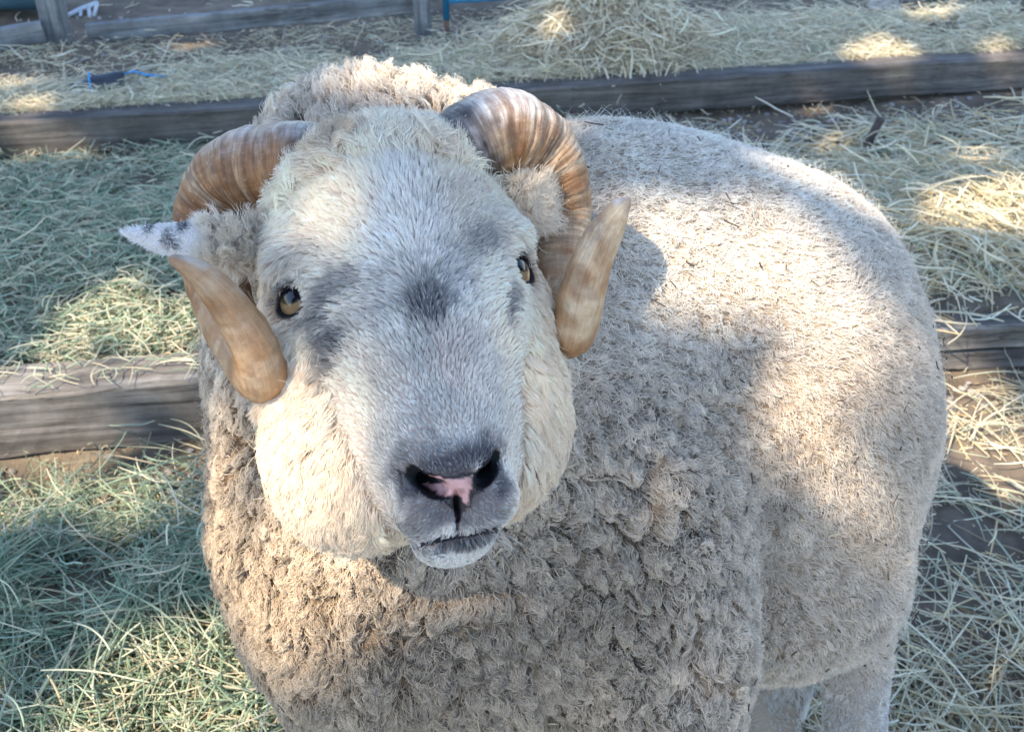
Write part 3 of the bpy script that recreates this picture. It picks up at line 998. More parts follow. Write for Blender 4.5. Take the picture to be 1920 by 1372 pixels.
def inpoly(h, poly):
    """points of the head frame whose photograph position lies in a polygon: the pink septum marking"""
    pl = np.array([INV(a, b, .055)[[0, 2]] for a, b in poly])
    q = h[:, [0, 2]]
    r = np.zeros(len(q), bool)
    j = len(pl) - 1
    for i in range(len(pl)):
        a, b = pl[i], pl[j]
        cnd = (a[1] > q[:, 1]) != (b[1] > q[:, 1])
        with np.errstate(divide='ignore', invalid='ignore'):
            r ^= cnd & (q[:, 0] < (b[0] - a[0]) * (q[:, 1] - a[1]) / (b[1] - a[1]) + a[0])
        j = i
    return r & (h[:, 1] > .02)


PINK = [(800, 886), (825, 893), (849, 901), (886, 890), (888, 905), (880, 917), (886, 930), (880, 942), (871, 938), (868, 926), (858, 919), (846, 929), (834, 921), (820, 906)]
LEATHER = [(752, 868), (790, 880), (848, 894), (892, 882), (940, 836), (946, 872), (925, 905), (893, 925), (888, 945), (873, 950), (870, 985), (861, 985), (858, 950), (840, 940), (800, 925), (765, 905)]
hj = bh + .0007 * np.stack([noise(BV, .004, 81), noise(BV, .004, 82), noise(BV, .004, 83)], 1)
lea = inpoly(hj, LEATHER); pk = inpoly(hj, PINK)
skin[lea] = (.018, .015, .018)
pn = noise(BV, .003, 84)[pk][:, None]
skin[pk] = np.array([.58, .31, .28]) * (1 + .14 * pn) * (1 - .45 * np.clip(noise(BV, .0055, 86)[pk] * 2 - .3, 0, 1))[:, None]
nsk = np.zeros(len(BV), bool)
for A_, B_ in NOS:
    for a_, b_, ra_ in ((A_ + [0, .001, 0], B_ + [0, .001, 0], .0088), (A_ * .2 + B_ * .8 + [0, -.003, 0], A_ * .5 + B_ * .5 + [0, -.018, .008], .0088)):
        t_ = np.clip(((bh - a_) @ (b_ - a_)) / ((b_ - a_) @ (b_ - a_)), 0, 1)
        nsk |= np.linalg.norm(bh - a_ - t_[:, None] * (b_ - a_), axis=1) < ra_ * (.62 + .38 * t_)
nsk &= ~pk
skin[nsk] = (.008, .006, .007)  # nostril insides blackened, painting in the shade of the hollows
lea = (lea & ~nsk)
mth = (np.abs(bh[:, 2] - (mc[2] - .0018)) < .0019) & (np.abs(bh[:, 0] - mc[0]) < .036) & (bh[:, 1] > .0)
skin[mth] = (.03, .025, .027)
eyed = np.full(len(BV), 1.0)
for s in (-1, 1):
    e, g = EYE[s]
    hor = nrm(np.cross([0, 0, 1.0], g)); ver = np.cross(g, hor)
    q = bh - (e + g * .018 - ver * .0014)
    r_ = np.sqrt((q @ hor / .0150) ** 2 + (q @ ver / .0108) ** 2 + (np.minimum(q @ g, 0) / .03) ** 2)
    r_[np.abs(bh @ g - e @ g) > .035] = 9
    eyed = np.minimum(eyed, np.maximum(r_ - 1.0, 0) / .24)
ew = np.clip(1 - eyed, 0, 1)[:, None]
skin = skin * (1 - ew) + np.array([.010, .008, .008]) * ew
skin = np.clip(skin, .008, .9)

ram = empty('ram', (.1, .9, 0))
tag(ram, 'large cream woolly ram with brown curled horns, facing the camera in the pen', 'ram')
skin_mat = vcol_mat('hide_under_wool', .9, .2, .5, 400, .001)
body = link('body', mesh_np('body', BV2, BF, True, skin), ram, skin_mat)

# wet black nose gloss comes from a second, shinier material on the leather faces
nose_mat = vcol_mat('nose_leather', .38, .5, .5, 900, .0006)
body.data.materials.append(nose_mat)
lf = lea[BF].all(1)
body.data.polygons.foreach_set('material_index', lf.astype(np.int32))

# ------------------------------------------------------------------ eyes
for s in (-1, 1):
    e, g = EYE[s]
    hor = nrm(np.cross([0, 0, 1.0], g)); ver = np.cross(g, hor)
    bm = bmesh.new(); bmesh.ops.create_uvsphere(bm, u_segments=96, v_segments=64, radius=1)
    v = np.array([q.co[:] for q in bm.verts])
    Fv = [[w_.index for w_ in f_.verts] for f_ in bm.faces]; bm.free()
    # gaze towards the camera a little below the axis of the orbit
    gz_ = nrm(nrm(W2H([[0, 0, CAM_H]])[0] - e) * .16 + g * .84 + ver * .05)
    gh = nrm(np.cross([0, 0, 1.0], gz_)); gv = np.cross(gz_, gh)
    roll = math.radians(-8 * s); gh, gv = gh * math.cos(roll) + gv * math.sin(roll), gv * math.cos(roll) - gh * math.sin(roll)
    a, b, c = v @ gh, v @ gv, v @ gz_
    r = np.hypot(a, b)
    nn = noise(v, .06, 90) * .5 + noise(np.stack([np.arctan2(b, a) * 3, r * .6, 0 * r], 1), .12, 91) * .5
    col = np.array([.27, .17, .08]) * (1 + .22 * nn)[:, None]
    col = col * (1 - .45 * sstep(.40, .58, r)[:, None])
    lim = sstep(.62, .70, r)[:, None]; col = col * (1 - lim) + np.array([.05, .035, .025]) * lim
    pu = sstep(1.12, .92, np.sqrt((a / .60) ** 2 + ((b - .20) / .36) ** 2))[:, None]  # pupil drawn large and high to take in the upper lid's shade
    col = col * (1 - pu) + np.array([.006, .006, .010]) * pu
    col[c < 0] = (.3, .25, .22)
    W_ = H2W(e + g * .0003 + v * .0220)
    me = bpy.data.meshes.new('eye'); me.from_pydata(W_.tolist(), [], Fv)
    for p_ in me.polygons: p_.use_smooth = True
    at = me.attributes.new('col', 'FLOAT_COLOR', 'POINT'); cc = np.ones((len(v), 4), np.float32); cc[:, :3] = np.clip(col, .004, .9); at.data.foreach_set('color', cc.ravel())
    em = bpy.data.materials.get('wet_eye') or vcol_mat('wet_eye', .10, .25, coat=.12)
    em.node_tree.nodes['Principled BSDF'].inputs['Coat Roughness'].default_value = .02
    link('eye', me, ram, em)


# ------------------------------------------------------------------ horns
def horn(pts, seed, rootw=.06, pale_up=.75, brown=0.0, tone=1.0, squash=.93):
    q = catmull([(*P(a, b, c), r * 1e-3) for a, b, c, r in pts], 26)
    C, R = q[:, :3], np.maximum(q[:, 3], .0008)
    T = nrm(np.gradient(C, axis=0))
    s = np.concatenate([[0], np.cumsum(np.linalg.norm(np.diff(C, axis=0), axis=1))])
    n = 72
    u = nrm(np.cross(T[0], [0, 0, 1.0]))
    ang = np.arange(n) / n * 2 * np.pi
    V = np.zeros((len(C), n, 3)); 
    for i in range(len(C)):
        u = nrm(u - T[i] * (u @ T[i])); w_ = np.cross(T[i], u)
        V[i] = C[i] + R[i] * (np.cos(ang)[:, None] * u + np.sin(ang)[:, None] * w_ * squash)
    A = np.tile(ang, (len(C), 1)); Sg = np.tile(s[:, None], (1, n))
    flat = V.reshape(-1, 3)
    Nn = nrm(flat - np.repeat(C, n, 0))
    sf = Sg.ravel()
    circ = np.stack([np.cos(A).ravel() * .5, np.sin(A).ravel() * .5, 0 * sf], 1)
    # growth ridges: wandering rings, strongest near the base
    sw = sf + .0035 * noise(circ, .5, seed + 9)
    def ring(sc, sd): return noise(np.stack([sw, .25 * sc * circ[:, 0] * 4, .25 * sc * circ[:, 1] * 4], 1), sc, sd)
    fade = 1 - .75 * sstep(.05, s[-1] * .8, sf)
    ridge = .9 * ring(.009, seed) + .5 * ring(.0035, seed + 1)
    crease = sstep(.55, .9, np.abs(ring(.014, seed + 2)))
    relief = (.0012 * ridge + .0006 * ring(.0017, seed + 15) - .0022 * crease) * (fade - .15) + .0009 * noise(flat, .012, seed + 3) + .0003 * noise(flat, .004, seed + 4)
    tipf = np.minimum(1, np.repeat(R, n) / .012)
    flat = flat + Nn * (relief * tipf)[:, None]
    # colour
    lon = noise(np.stack([sf * .12, circ[:, 0], circ[:, 1]], 1), .05, seed + 5)       # streaks along the horn
    rg = ring(.006, seed + 6); rg2 = ring(.0022, seed + 7)
    pat = noise(flat, .028, seed + 8); fine = noise(flat, .005, seed + 10)
    base = np.array([.30, .140, .055]); pale = np.array([.52, .355, .215]); dark = np.array([.10, .045, .022]); white = np.array([.66, .61, .56])
    cf = 1 - sstep(.28, .62, sf / s[-1])
    pat = pat * .7 + .5 * noise(flat, .011, seed + 12)
    m = sstep(-.5 + brown, .5 + brown * .6, .9 * rg * (.15 + .85 * cf) + .5 * pat + .12 * lon)[:, None]
    col = base * (1 - m) + pale * m
    up = sstep(.45, .95, Nn[:, 2] + .25 * pat + .2 * fine)[:, None] * (.05 + .95 * sstep(s[-1] * .45, s[-1] * .1, sf) + .6 * sstep(s[-1] * .72, s[-1] * .9, sf))[:, None] * pale_up   # paler where it faces up, on the first curl and towards the tip
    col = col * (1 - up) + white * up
    dkk = sstep(.08, .55, .65 * rg2 + .6 * rg + .35 * pat + .2 * fine)[:, None] * (.06 + .9 * cf[:, None]) 
    col = col * (1 - .8 * dkk) + dark * .8 * dkk
    bl = (sstep(.42, .6, noise(flat + .3 * fine[:, None] * .01, .016, seed + 13) + .25 * fine) * (1 - cf))[:, None]; col = col * (1 - .22 * bl) + dark * .22 * bl
    cr = (crease * cf)[:, None]; col = col * (1 - .75 * cr) + dark * .75 * cr
    sc_ = ((1 - cf) * .5 * sstep(.50, .75, lon + .5 * fine + .2 * pat))[:, None]; col = col * (1 - .45 * sc_) + dark * .45 * sc_
    root = sstep(rootw, rootw - .02, sf + .008 * pat)[:, None]
    col = col * (1 - root) + np.array([.12, .098, .09]) * (1 + .9 * np.clip(fine + .5 * pat, -.8, 1.2)[:, None]) * root
    tp = sstep(s[-1] - .012, s[-1] - .002, sf)[:, None]; col = col * (1 - .5 * tp) + np.array([.22, .14, .10]) * .5 * tp
    col = np.clip(col * (1 + .06 * fine[:, None]), .01, .9)
    k = len(C)
    i, j = np.meshgrid(np.arange(k - 1), np.arange(n), indexing='ij'); i = i.ravel(); j = j.ravel()
    Fq = np.stack([i * n + j, i * n + (j + 1) % n, (i + 1) * n + (j + 1) % n, (i + 1) * n + j], 1)[:, ::-1]
    me = mesh_np('horn', flat, Fq, True, col * tone)
    a_ = me.attributes.new('grain', 'FLOAT_VECTOR', 'POINT')
    a_.data.foreach_set('vector', np.stack([sw, circ[:, 0] * .05, circ[:, 1] * .05], 1).astype(np.float32).ravel())
    a_ = me.attributes.new('young', 'FLOAT', 'POINT')
    a_.data.foreach_set('value', cf.astype(np.float32))
    return link('horn', me, ram, horn_mat), flat


horn_mat, _N, _L, _b = new_mat('horn')


def _mth(op, a, b_=None, clamp=False):
    n_ = _N.new('ShaderNodeMath'); n_.operation = op; n_.use_clamp = clamp
    for k_, q_ in enumerate((a, b_)):
        if q_ is None: continue
        if isinstance(q_, (int, float)): n_.inputs[k_].default_value = q_
        else: _L.new(q_, n_.inputs[k_])
    return n_.outputs[0]


def _nz(scale, detail=5, rough=.6, src=None):
    mp_ = _N.new('ShaderNodeMapping'); mp_.inputs['Scale'].default_value = scale
    _L.new(src, mp_.inputs['Vector'])
    n_ = _N.new('ShaderNodeTexNoise'); n_.inputs['Scale'].default_value = 1; n_.inputs['Detail'].default_value = detail; n_.inputs['Roughness'].default_value = rough
    _L.new(mp_.outputs[0], n_.inputs['Vector']); return n_.outputs['Fac']


def _rng(v, a, b_, c, d):
    n_ = _N.new('ShaderNodeMapRange'); n_.clamp = True
    for k_, q_ in enumerate((a, b_, c, d)): n_.inputs[k_ + 1].default_value = q_
    _L.new(v, n_.inputs[0]); return n_.outputs[0]


_gr = _N.new('ShaderNodeAttribute'); _gr.attribute_name = 'grain'
_yg = _N.new('ShaderNodeAttribute'); _yg.attribute_name = 'young'
_vc = _N.new('ShaderNodeAttribute'); _vc.attribute_name = 'col'
_tc = _N.new('ShaderNodeTexCoord')
rings = _nz((420, 45, 45), 6, .7, _gr.outputs['Vector'])        # fine growth rings
coarse = _nz((130, 18, 18), 4, .6, _gr.outputs['Vector'])       # broad bands
streak = _nz((30, 420, 420), 6, .7, _gr.outputs['Vector'])      # grain along the horn
flake = _nz((220, 220, 220), 8, .75, _tc.outputs['Object'])
patch = _nz((55, 55, 55), 6, .65, _tc.outputs['Object'])
m1 = _rng(rings, .34, .60, .50, 1.18); m1b = _rng(coarse, .38, .58, .60, 1.15)
yf = _yg.outputs['Fac']
def _mix1(m, f): return _mth('ADD', _mth('MULTIPLY', m, f), _mth('SUBTRACT', 1.0, f))
mm_ = _mth('MULTIPLY', _mix1(m1, _rng(yf, 0, 1, .06, .85)), _mix1(m1b, _rng(yf, 0, 1, 0, .8)))
m2_ = _rng(streak, .34, .62, .86, 1.08)
m3_ = _rng(patch, .36, .60, .72, 1.12)
tot_ = _mth('MULTIPLY', _mth('MULTIPLY', _mth('MULTIPLY', mm_, m2_), m3_), _rng(yf, 0, 1, 1.42, 1.12))
mul_ = _N.new('ShaderNodeMixRGB'); mul_.blend_type = 'MULTIPLY'; mul_.inputs[0].default_value = 1
_L.new(_vc.outputs['Color'], mul_.inputs[1])
cmb = _N.new('ShaderNodeCombineColor')
_L.new(_mth('POWER', tot_, .85), cmb.inputs[0]); _L.new(_mth('POWER', tot_, 1.1), cmb.inputs[1]); _L.new(_mth('POWER', tot_, 1.3), cmb.inputs[2])
_L.new(cmb.outputs[0], mul_.inputs[2])
fl_ = _N.new('ShaderNodeMixRGB'); fl_.inputs[2].default_value = (.62, .56, .50, 1)      # chalky flakes and scratches
_L.new(_mth('MULTIPLY', _rng(flake, .60, .70, 0, .6), _rng(yf, 0, 1, .15, 1.0)), fl_.inputs[0])
_L.new(mul_.outputs[0], fl_.inputs[1]); _L.new(fl_.outputs[0], _b.inputs['Base Color'])
_L.new(_rng(flake, .3, .7, .28, .55), _b.inputs['Roughness'])
_b.inputs['Specular IOR Level'].default_value = .4
hsum = _mth('ADD', _mth('MULTIPLY', rings, _rng(yf, 0, 1, .25, 1.0)), _mth('ADD', _mth('MULTIPLY', streak, .35), _mth('MULTIPLY', flake, .3)))
bmp_ = _N.new('ShaderNodeBump'); bmp_.inputs['Strength'].default_value = .9; bmp_.inputs['Distance'].default_value = .0022
_L.new(hsum, bmp_.inputs['Height']); _L.new(bmp_.outputs[0], _b.inputs['Normal'])
hl, hlv = horn(HL, 100, .052, .45, .25, .92)
hr, hrv = horn(HR, 140, .066)

# ------------------------------------------------------------------ ears
ear_mat = vcol_mat('ear_skin', .85, .2)


def ear(path, w0, spots, seed):
    """leaf shaped cupped ear along a path of (px,py,d); returns mesh and samples"""
    c = catmull([P(*q) for q in path], 16)
    k = len(c); T = nrm(np.gradient(c, axis=0))
    t = np.linspace(0, 1, k)
    wd = np.interp(t, [0, .2, .5, .75, .92, 1], [.55, .9, 1, .72, .3, .03]) * w0
    up = nrm(np.array([0, sp, cp]) - T * (T @ np.array([0, sp, cp]))[:, None])
    back = nrm(np.cross(T, up))
    m = 18
    a = np.linspace(0, 2 * np.pi, m, endpoint=False)
    V = c[:, None] + wd[:, None, None] * (np.cos(a)[None, :, None] * up[:, None] + (.28 * np.sin(a) + .22 * np.cos(a) ** 2)[None, :, None] * back[:, None])
    V = V.reshape(-1, 3)
    i, j = np.meshgrid(np.arange(k - 1), np.arange(m), indexing='ij'); i = i.ravel(); j = j.ravel()
    Fq = np.stack([i * m + j, i * m + (j + 1) % m, (i + 1) * m + (j + 1) % m, (i + 1) * m + j], 1)
    N_ = vnormals(V, Fq)
    if ((V - np.repeat(c, m, 0)) * N_).sum() < 0: Fq = Fq[:, ::-1]; N_ = -N_
    tt = np.repeat(t, m)
    col = np.array([.60, .50, .42]) * (1 - tt[:, None] * .0)
    for (px, py, d_, r_) in spots:
        w_ = sstep(1.3, .6, np.linalg.norm((V - P(px, py, d_)) / r_, axis=1) + .3 * noise(V, .006, seed))[:, None]
        col = col * (1 - .7 * w_) + np.array([.03, .03, .04]) * .7 * w_
    me = mesh_np('ear', V, Fq, True, np.clip(col, .01, .9))
    o = link('ear', me, ram, ear_mat)
    return o, V, Fq, N_, tt, T[-1], c


ESP = [(322, 449, .79, .0052), (350, 424, .795, .0040), (286, 428, .79, .0030), (338, 462, .79, .003)]
earL = ear([(505, 468, .83), (445, 460, .81), (372, 452, .795), (300, 446, .79), (232, 434, .785)], .0140, ESP, 5)
earR = ear([(965, 400, .86), (985, 385, .87), (1005, 368, .885), (1015, 350, .895)], .018, [], 6)


# ------------------------------------------------------------------ hair
def tang(v, n): return nrm(v - n * (v * n).sum(1, keepdims=True))


def grow(root, nor, groom, L, lift0, lift1, k, grav=0.0, curl=0.0, clen=.01, lockid=None, clump=0.0, wild=.15):
    """strands that leave the hide at lift0 (1 = straight out) and bend to lift1 along the groom; points (n,k,3)"""
    n = len(root)
    t = np.linspace(0, 1, k)
    g = tang(groom + rng.normal(0, wild, (n, 3)), nor)
    pts = np.zeros((n, k, 3)); pts[:, 0] = root - nor * .001
    L = np.broadcast_to(L, (n,))
    l0 = np.broadcast_to(lift0, (n,)); l1 = np.broadcast_to(lift1, (n,))
    for i in range(1, k):
        m = ((t[i] + t[i - 1]) / 2)
        lf = (l0 * (1 - m) + l1 * m)[:, None]
        d = nor * lf + g * np.sqrt(np.clip(1 - lf ** 2, 0, 1)) + np.array([0, 0, -1.0]) * (np.broadcast_to(grav, (n,)) * m)[:, None]
        pts[:, i] = pts[:, i - 1] + nrm(d) * (L / (k - 1))[:, None]
    if lockid is not None:
        # pull every strand towards the middle strand of its lock
        m = lockid.max() + 1
        cnt = np.bincount(lockid, minlength=m).astype(float) + 1e-9
        mean = np.zeros((m, k, 3))
        for i in range(k):
            for a in range(3): mean[:, i, a] = np.bincount(lockid, pts[:, i, a], m) / cnt
        w = (np.broadcast_to(clump, (n,))[:, None] * (t ** .8)[None])[..., None]
        pts = pts * (1 - w) + mean[lockid] * w
        ph = rng.uniform(0, 2 * np.pi, m)[lockid] + rng.normal(0, .35, n)
        fr = (2 * np.pi / clen) * (rng.uniform(.75, 1.3, m)[lockid])
        sgn = np.where(rng.random(m) < .5, -1, 1)[lockid]
    else:
        ph = rng.uniform(0, 2 * np.pi, n); fr = 2 * np.pi / clen * rng.uniform(.7, 1.4, n); sgn = np.where(rng.random(n) < .5, -1, 1)
    if np.any(np.asarray(curl) > 0):
        s1 = np.cross(nor, g)
        aa = (t[None] * L[:, None] * fr[:, None] + ph[:, None])
        amp = (np.broadcast_to(curl, (n,))[:, None] * np.clip(t * 2, 0, 1)[None])
        pts = pts + (amp * np.sin(aa))[..., None] * s1[:, None] + (amp * np.cos(aa) * sgn[:, None])[..., None] * (nor * .6 + g * .4)[:, None]
    return pts


def locks(root, centres):
    kd = kdtree.KDTree(len(centres))
    for i, c in enumerate(centres): kd.insert(c, i)
    kd.balance()
    f = kd.find
    return np.fromiter((f(c)[1] for c in root.tolist()), np.int64, len(root))


wool_mat = strand_mat('wool', .85, .18, .15)
hair_mat = strand_mat('face_hair', .5, .14, .3)
CAM = np.array([0, 0, CAM_H])
vis = sstep(-.45, -.1, (nrm(CAM - BV) * BN).sum(1)) * .85 + .15
# nothing grows under the horns, in the eyes or on the leather
bare = np.where(lea | nsk | mth | (ew[:, 0] > .4), 0.0, 1.0)
frame = sstep(.12, .3, BV[:, 2])

DOWN = np.array([0, 0, -1.0]); BACK = nrm(np.array([.9, .42, 0]))


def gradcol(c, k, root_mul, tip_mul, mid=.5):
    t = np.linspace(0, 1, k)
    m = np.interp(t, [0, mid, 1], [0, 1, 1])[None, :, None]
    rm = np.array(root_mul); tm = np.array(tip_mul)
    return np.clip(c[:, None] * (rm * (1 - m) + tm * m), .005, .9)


def taper(r, k, tip=.35, mid=1.0):
    t = np.linspace(0, 1, k)
    return np.asarray(r)[:, None] * np.interp(t, [0, .5, 1], [1, mid, tip])[None]


# 1. fleece
NF = int(330000 * Q_)
w = fle * vis * (frame * .9 + .1)
near = np.clip(1.15 / np.linalg.norm(BV - CAM, axis=1), .6, 1.6) ** 2
legw = sstep(.42, .32, BV[:, 2])
root, nor = sample_surface(BV2, BF, BN, NF, w * near * (1 + 2.0 * legw))
cur = sstep(.34, .12, BV[:, 0] + .25 * (BV[:, 2] - .6))
lc, lcn = sample_surface(BV2, BF, BN, int(12500), w * near * (1 - .62 * cur))
rj = root + .004 * np.stack([noise(root, .012, 201), noise(root, .012, 202), noise(root, .012, 203)], 1)
lid = locks(rj, lc)
c, fc, rf, cr_, fl, hh, dk = coat_colour(root)
X_, Z_ = root[:, 0], root[:, 2]
flank = sstep(.12, .34, X_ + .25 * (Z_ - .6) + .04 * noise(root, .08, 210))           # 1 = fine fuzzy side and back, 0 = curly chest
flank = np.maximum(flank, .9 * sstep(.74, .84, Z_) * sstep(-.03, .06, X_))
nape = sstep(.86, .94, Z_) * sstep(.06, .0, X_)
legs = sstep(.36, .28, Z_)
lockr = 1 + (1 - .75 * flank) * rng.uniform(-.22, .25, len(lc))[lid]
L = (.026 * (1 - flank) + .0105 * flank) * lockr * rng.uniform(.7, 1.15, NF)
wob_r = .005 * np.stack([noise(root, .012, 75), noise(root, .012, 76), noise(root, .012, 77)], 1)
L = np.where(nape > .5, .031 * lockr * rng.uniform(.6, 1.2, NF) * (1 + .45 * noise(root, .03, 216)), L) * (1 - .55 * legs)
groom = DOWN * 1.0 + BACK * (.35 + .5 * flank)[:, None] + .9 * np.stack([noise(root, .05, 211), noise(root, .05, 212), noise(root, .05, 213)], 1) + .5 * rng.normal(0, 1, (len(lc), 3))[lid]
groom = np.where(nape[:, None] > .5, np.array([-.5, .1, .8]) + 1.0 * rng.normal(0, 1, (len(lc), 3))[lid] + .2, groom)
l0 = .9 + 0 * X_; l1 = .15 + .45 * flank + .5 * nape
K = 7
pts = grow(root, nor, groom, L, l0, np.clip(l1, 0, .95), K, grav=.5 * (1 - nape), curl=.0040 * (1 - flank) + .0013 * flank + .001 * nape, clen=.0125, lockid=lid,
           clump=np.clip(.62 * (1 - flank) + .08 * flank - .25 * nape, 0, 1), wild=.5)
lid2 = np.fromiter((kd_.find(q_)[1] for q_ in (root + wob_r).tolist()), np.int64, NF)
m2 = len(cl_c); cnt2 = np.bincount(lid2, minlength=m2) + 1e-9
w2 = (.62 * (1 - flank)) * (1 - nape) + .66 * nape
for i_ in range(1, K):
    f_ = (w2 * (i_ / (K - 1)) ** 1.3)[:, None]
    mean2 = np.stack([np.bincount(lid2, pts[:, i_, a_], m2) / cnt2 for a_ in range(3)], 1)
    pts[:, i_] = pts[:, i_] * (1 - f_) + mean2[lid2] * f_
ltone = (rng.normal(1, .07, len(lc)))[lid] * rng.normal(1, .06, m2)[lid2]
c = c * ltone[:, None] * rng.uniform(.85, 1.12, NF)[:, None]
# soiled lock tips here and there; dark tips massed under the chin
hhx = hh
chin_zone = np.exp(-((root[:, 0] + .075) / .11) ** 2 - ((root[:, 2] - .655) / .045) ** 2) * sstep(1.0, .9, root[:, 1])
soil_l = (rng.random(len(lc)) < .07)[lid] * (.35 + .65 * (noise(root, .05, 215) > 0))
tipdark = np.clip(soil_l * .6 * (1 - .6 * flank) * (1 - .8 * sstep(.7, .85, Z_)) + chin_zone * (rng.random(len(lc)) < .75)[lid], 0, .92)
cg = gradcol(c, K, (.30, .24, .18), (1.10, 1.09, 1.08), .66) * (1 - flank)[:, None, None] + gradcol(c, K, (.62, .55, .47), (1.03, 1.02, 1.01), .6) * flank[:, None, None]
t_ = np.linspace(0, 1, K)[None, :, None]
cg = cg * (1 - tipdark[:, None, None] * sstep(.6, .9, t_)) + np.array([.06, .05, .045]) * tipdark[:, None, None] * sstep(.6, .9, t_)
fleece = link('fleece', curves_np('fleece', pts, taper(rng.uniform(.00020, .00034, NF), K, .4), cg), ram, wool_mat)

# stray fibres that stand off the fleece
NS = int(12000 * Q_)
root, nor = sample_surface(BV2, BF, BN, NS, (fle * vis * (frame * .9 + .1) + .5 * crown + .15 * ruff) * near)
c, fc, rf, cr_, fl, hh, dk = coat_colour(root)
pts = grow(root, nor, rng.normal(0, 1, (NS, 3)), rng.uniform(.014, .027, NS), .9, .5, 8, curl=.003, clen=.022)
link('stray_wool', curves_np('stray_wool', pts, taper(rng.uniform(.00008, .00014, NS), 8, .5), gradcol(c * 1.12, 8, (.8,) * 3, (1.1,) * 3)), ram, wool_mat)

# bits of hay and dirt caught in the fleece
NB_ = 330
rb_, nb2 = sample_surface(BV2, BF, BN, NB_, fle * vis * frame)
ob_ = nb2 * (.009 + .006 * rng.random(NB_))[:, None]
db_ = tang(rng.normal(0, 1, (NB_, 3)), nb2); lb_ = rng.uniform(.002, .012, NB_) * np.where(rng.random(NB_) < .2, 1.8, 1)
tb_ = np.linspace(-.5, .5, 4)
pb_ = (rb_ + ob_)[:, None] + db_[:, None] * (tb_[None, :, None] * lb_[:, None, None]) + nb2[:, None] * (.0015 * (tb_ ** 2)[None, :, None])
cb_ = np.array([(.10, .07, .05), (.05, .04, .035), (.55, .45, .28), (.16, .12, .08), (.07, .055, .045)])[rng.integers(0, 5, NB_)]
link('caught_debris', curves_np('caught_debris', pb_, taper(rng.uniform(.0004, .0010, NB_), 4, .7), np.repeat(cb_[:, None], 4, 1)), ram, straw_mat)

# 2. cheek ruff
NR = int(85000 * Q_)
root, nor = sample_surface(BV2, BF, BN, NR, ruff * vis * bare)
lc, _ = sample_surface(BV2, BF, BN, 2400, ruff * vis)
lid = locks(root, lc)
c, fc, rf, cr_, fl, hh, dk = coat_colour(root)
radial = nrm(np.stack([hh[:, 0] * 1.3, 0 * hh[:, 0] - .25 * .1, hh[:, 2] + .02 - .09 * 0], 1) + [0, 0, -.03]) @ RH.T
groom = radial + DOWN * .35 + .35 * rng.normal(0, 1, (len(lc), 3))[lid]
L = rng.uniform(.009, .018, NR) * (rng.uniform(.8, 1.3, len(lc))[lid]) * np.clip(.45 + sstep(.05, -.06, hh[:, 2]) * .6, 0, 1) * (1 - .55 * sstep(.055, .03, np.abs(hh[:, 0])) * sstep(-.15, -.18, hh[:, 2]))
pts = grow(root, nor, groom, L, .75, .10, 7, grav=.25, curl=.0008, clen=.018, lockid=lid, clump=.45, wild=.28)
c = c * rng.uniform(.88, 1.1, NR)[:, None] * rng.normal(1, .04, len(lc))[lid][:, None]
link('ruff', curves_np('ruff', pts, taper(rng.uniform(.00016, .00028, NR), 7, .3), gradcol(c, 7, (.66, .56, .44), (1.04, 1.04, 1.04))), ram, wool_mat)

# 3. tousled crown and forelock
NC = int(60000 * Q_)
root, nor = sample_surface(BV2, BF, BN, NC, crown * vis)
lc, _ = sample_surface(BV2, BF, BN, 900, crown * vis)
lid = locks(root, lc)
c, fc, rf, cr_, fl, hh, dk = coat_colour(root)
whorl = INV(790, 470, .05)
rad = nrm(hh - whorl) + [0, .1, .2]
groom = (rad @ RH.T) + .5 * rng.normal(0, 1, (len(lc), 3))[lid]
L = rng.uniform(.014, .034, NC) * rng.uniform(.7, 1.3, len(lc))[lid]
pts = grow(root, nor, groom, L, .8, .25, 7, grav=.1, curl=.0012, clen=.016, lockid=lid, clump=.45, wild=.3)
c = c * rng.uniform(.85, 1.12, NC)[:, None]
link('forelock', curves_np('forelock', pts, taper(rng.uniform(.00014, .00026, NC), 7, .3), gradcol(c, 7, (.62, .55, .47), (1.08, 1.08, 1.08))), ram, wool_mat)

# 4. short face hair
NH = int(130000 * Q_)
root, nor = sample_surface(BV2, BF, BN, NH, face * vis * bare)
lc, _ = sample_surface(BV2, BF, BN, 15000, face * vis)
lid = locks(root, lc)
c, fc, rf, cr_, fl, hh, dk = coat_colour(root)
x, y, z = hh.T
wh = INV(808, 585, .05)
dirU = nrm(np.stack([(x - wh[0]) * 1.6, 0 * x, z - wh[2] + .0], 1) + 1e-4)          # above the whorl: away from it
dirN = nrm(np.stack([x * 9, 0 * x, .5 + 0 * x], 1))                                 # bridge: up and outwards
dirM = nrm(np.stack([x * 14, 0 * x, -.35 - 0 * x], 1))                              # lips and chin: down and outwards
wU = sstep(-.055, -.01, z)[:, None]; wM = sstep(-.150, -.172, z)[:, None]
gl = dirU * wU + dirN * (1 - wU) * (1 - wM) + dirM * wM
side_ = sstep(.055, .075, np.abs(x))[:, None]
gl = gl * (1 - side_ * .6) + np.stack([np.sign(x) * .3, 0 * x - .5, -.6 + 0 * x], 1) * side_ * .6
groom = gl @ RH.T + .22 * rng.normal(0, 1, (len(lc), 3))[lid] + .25 * np.stack([noise(root, .02, 301), noise(root, .02, 302), noise(root, .02, 303)], 1)
Lb = np.interp(z, [-.21, -.185, -.17, -.10, -.04, .02, .08], [.0075, .006, .004, .0060, .0080, .0105, .015]) * (1 + .5 * sstep(.06, .085, np.abs(x)))
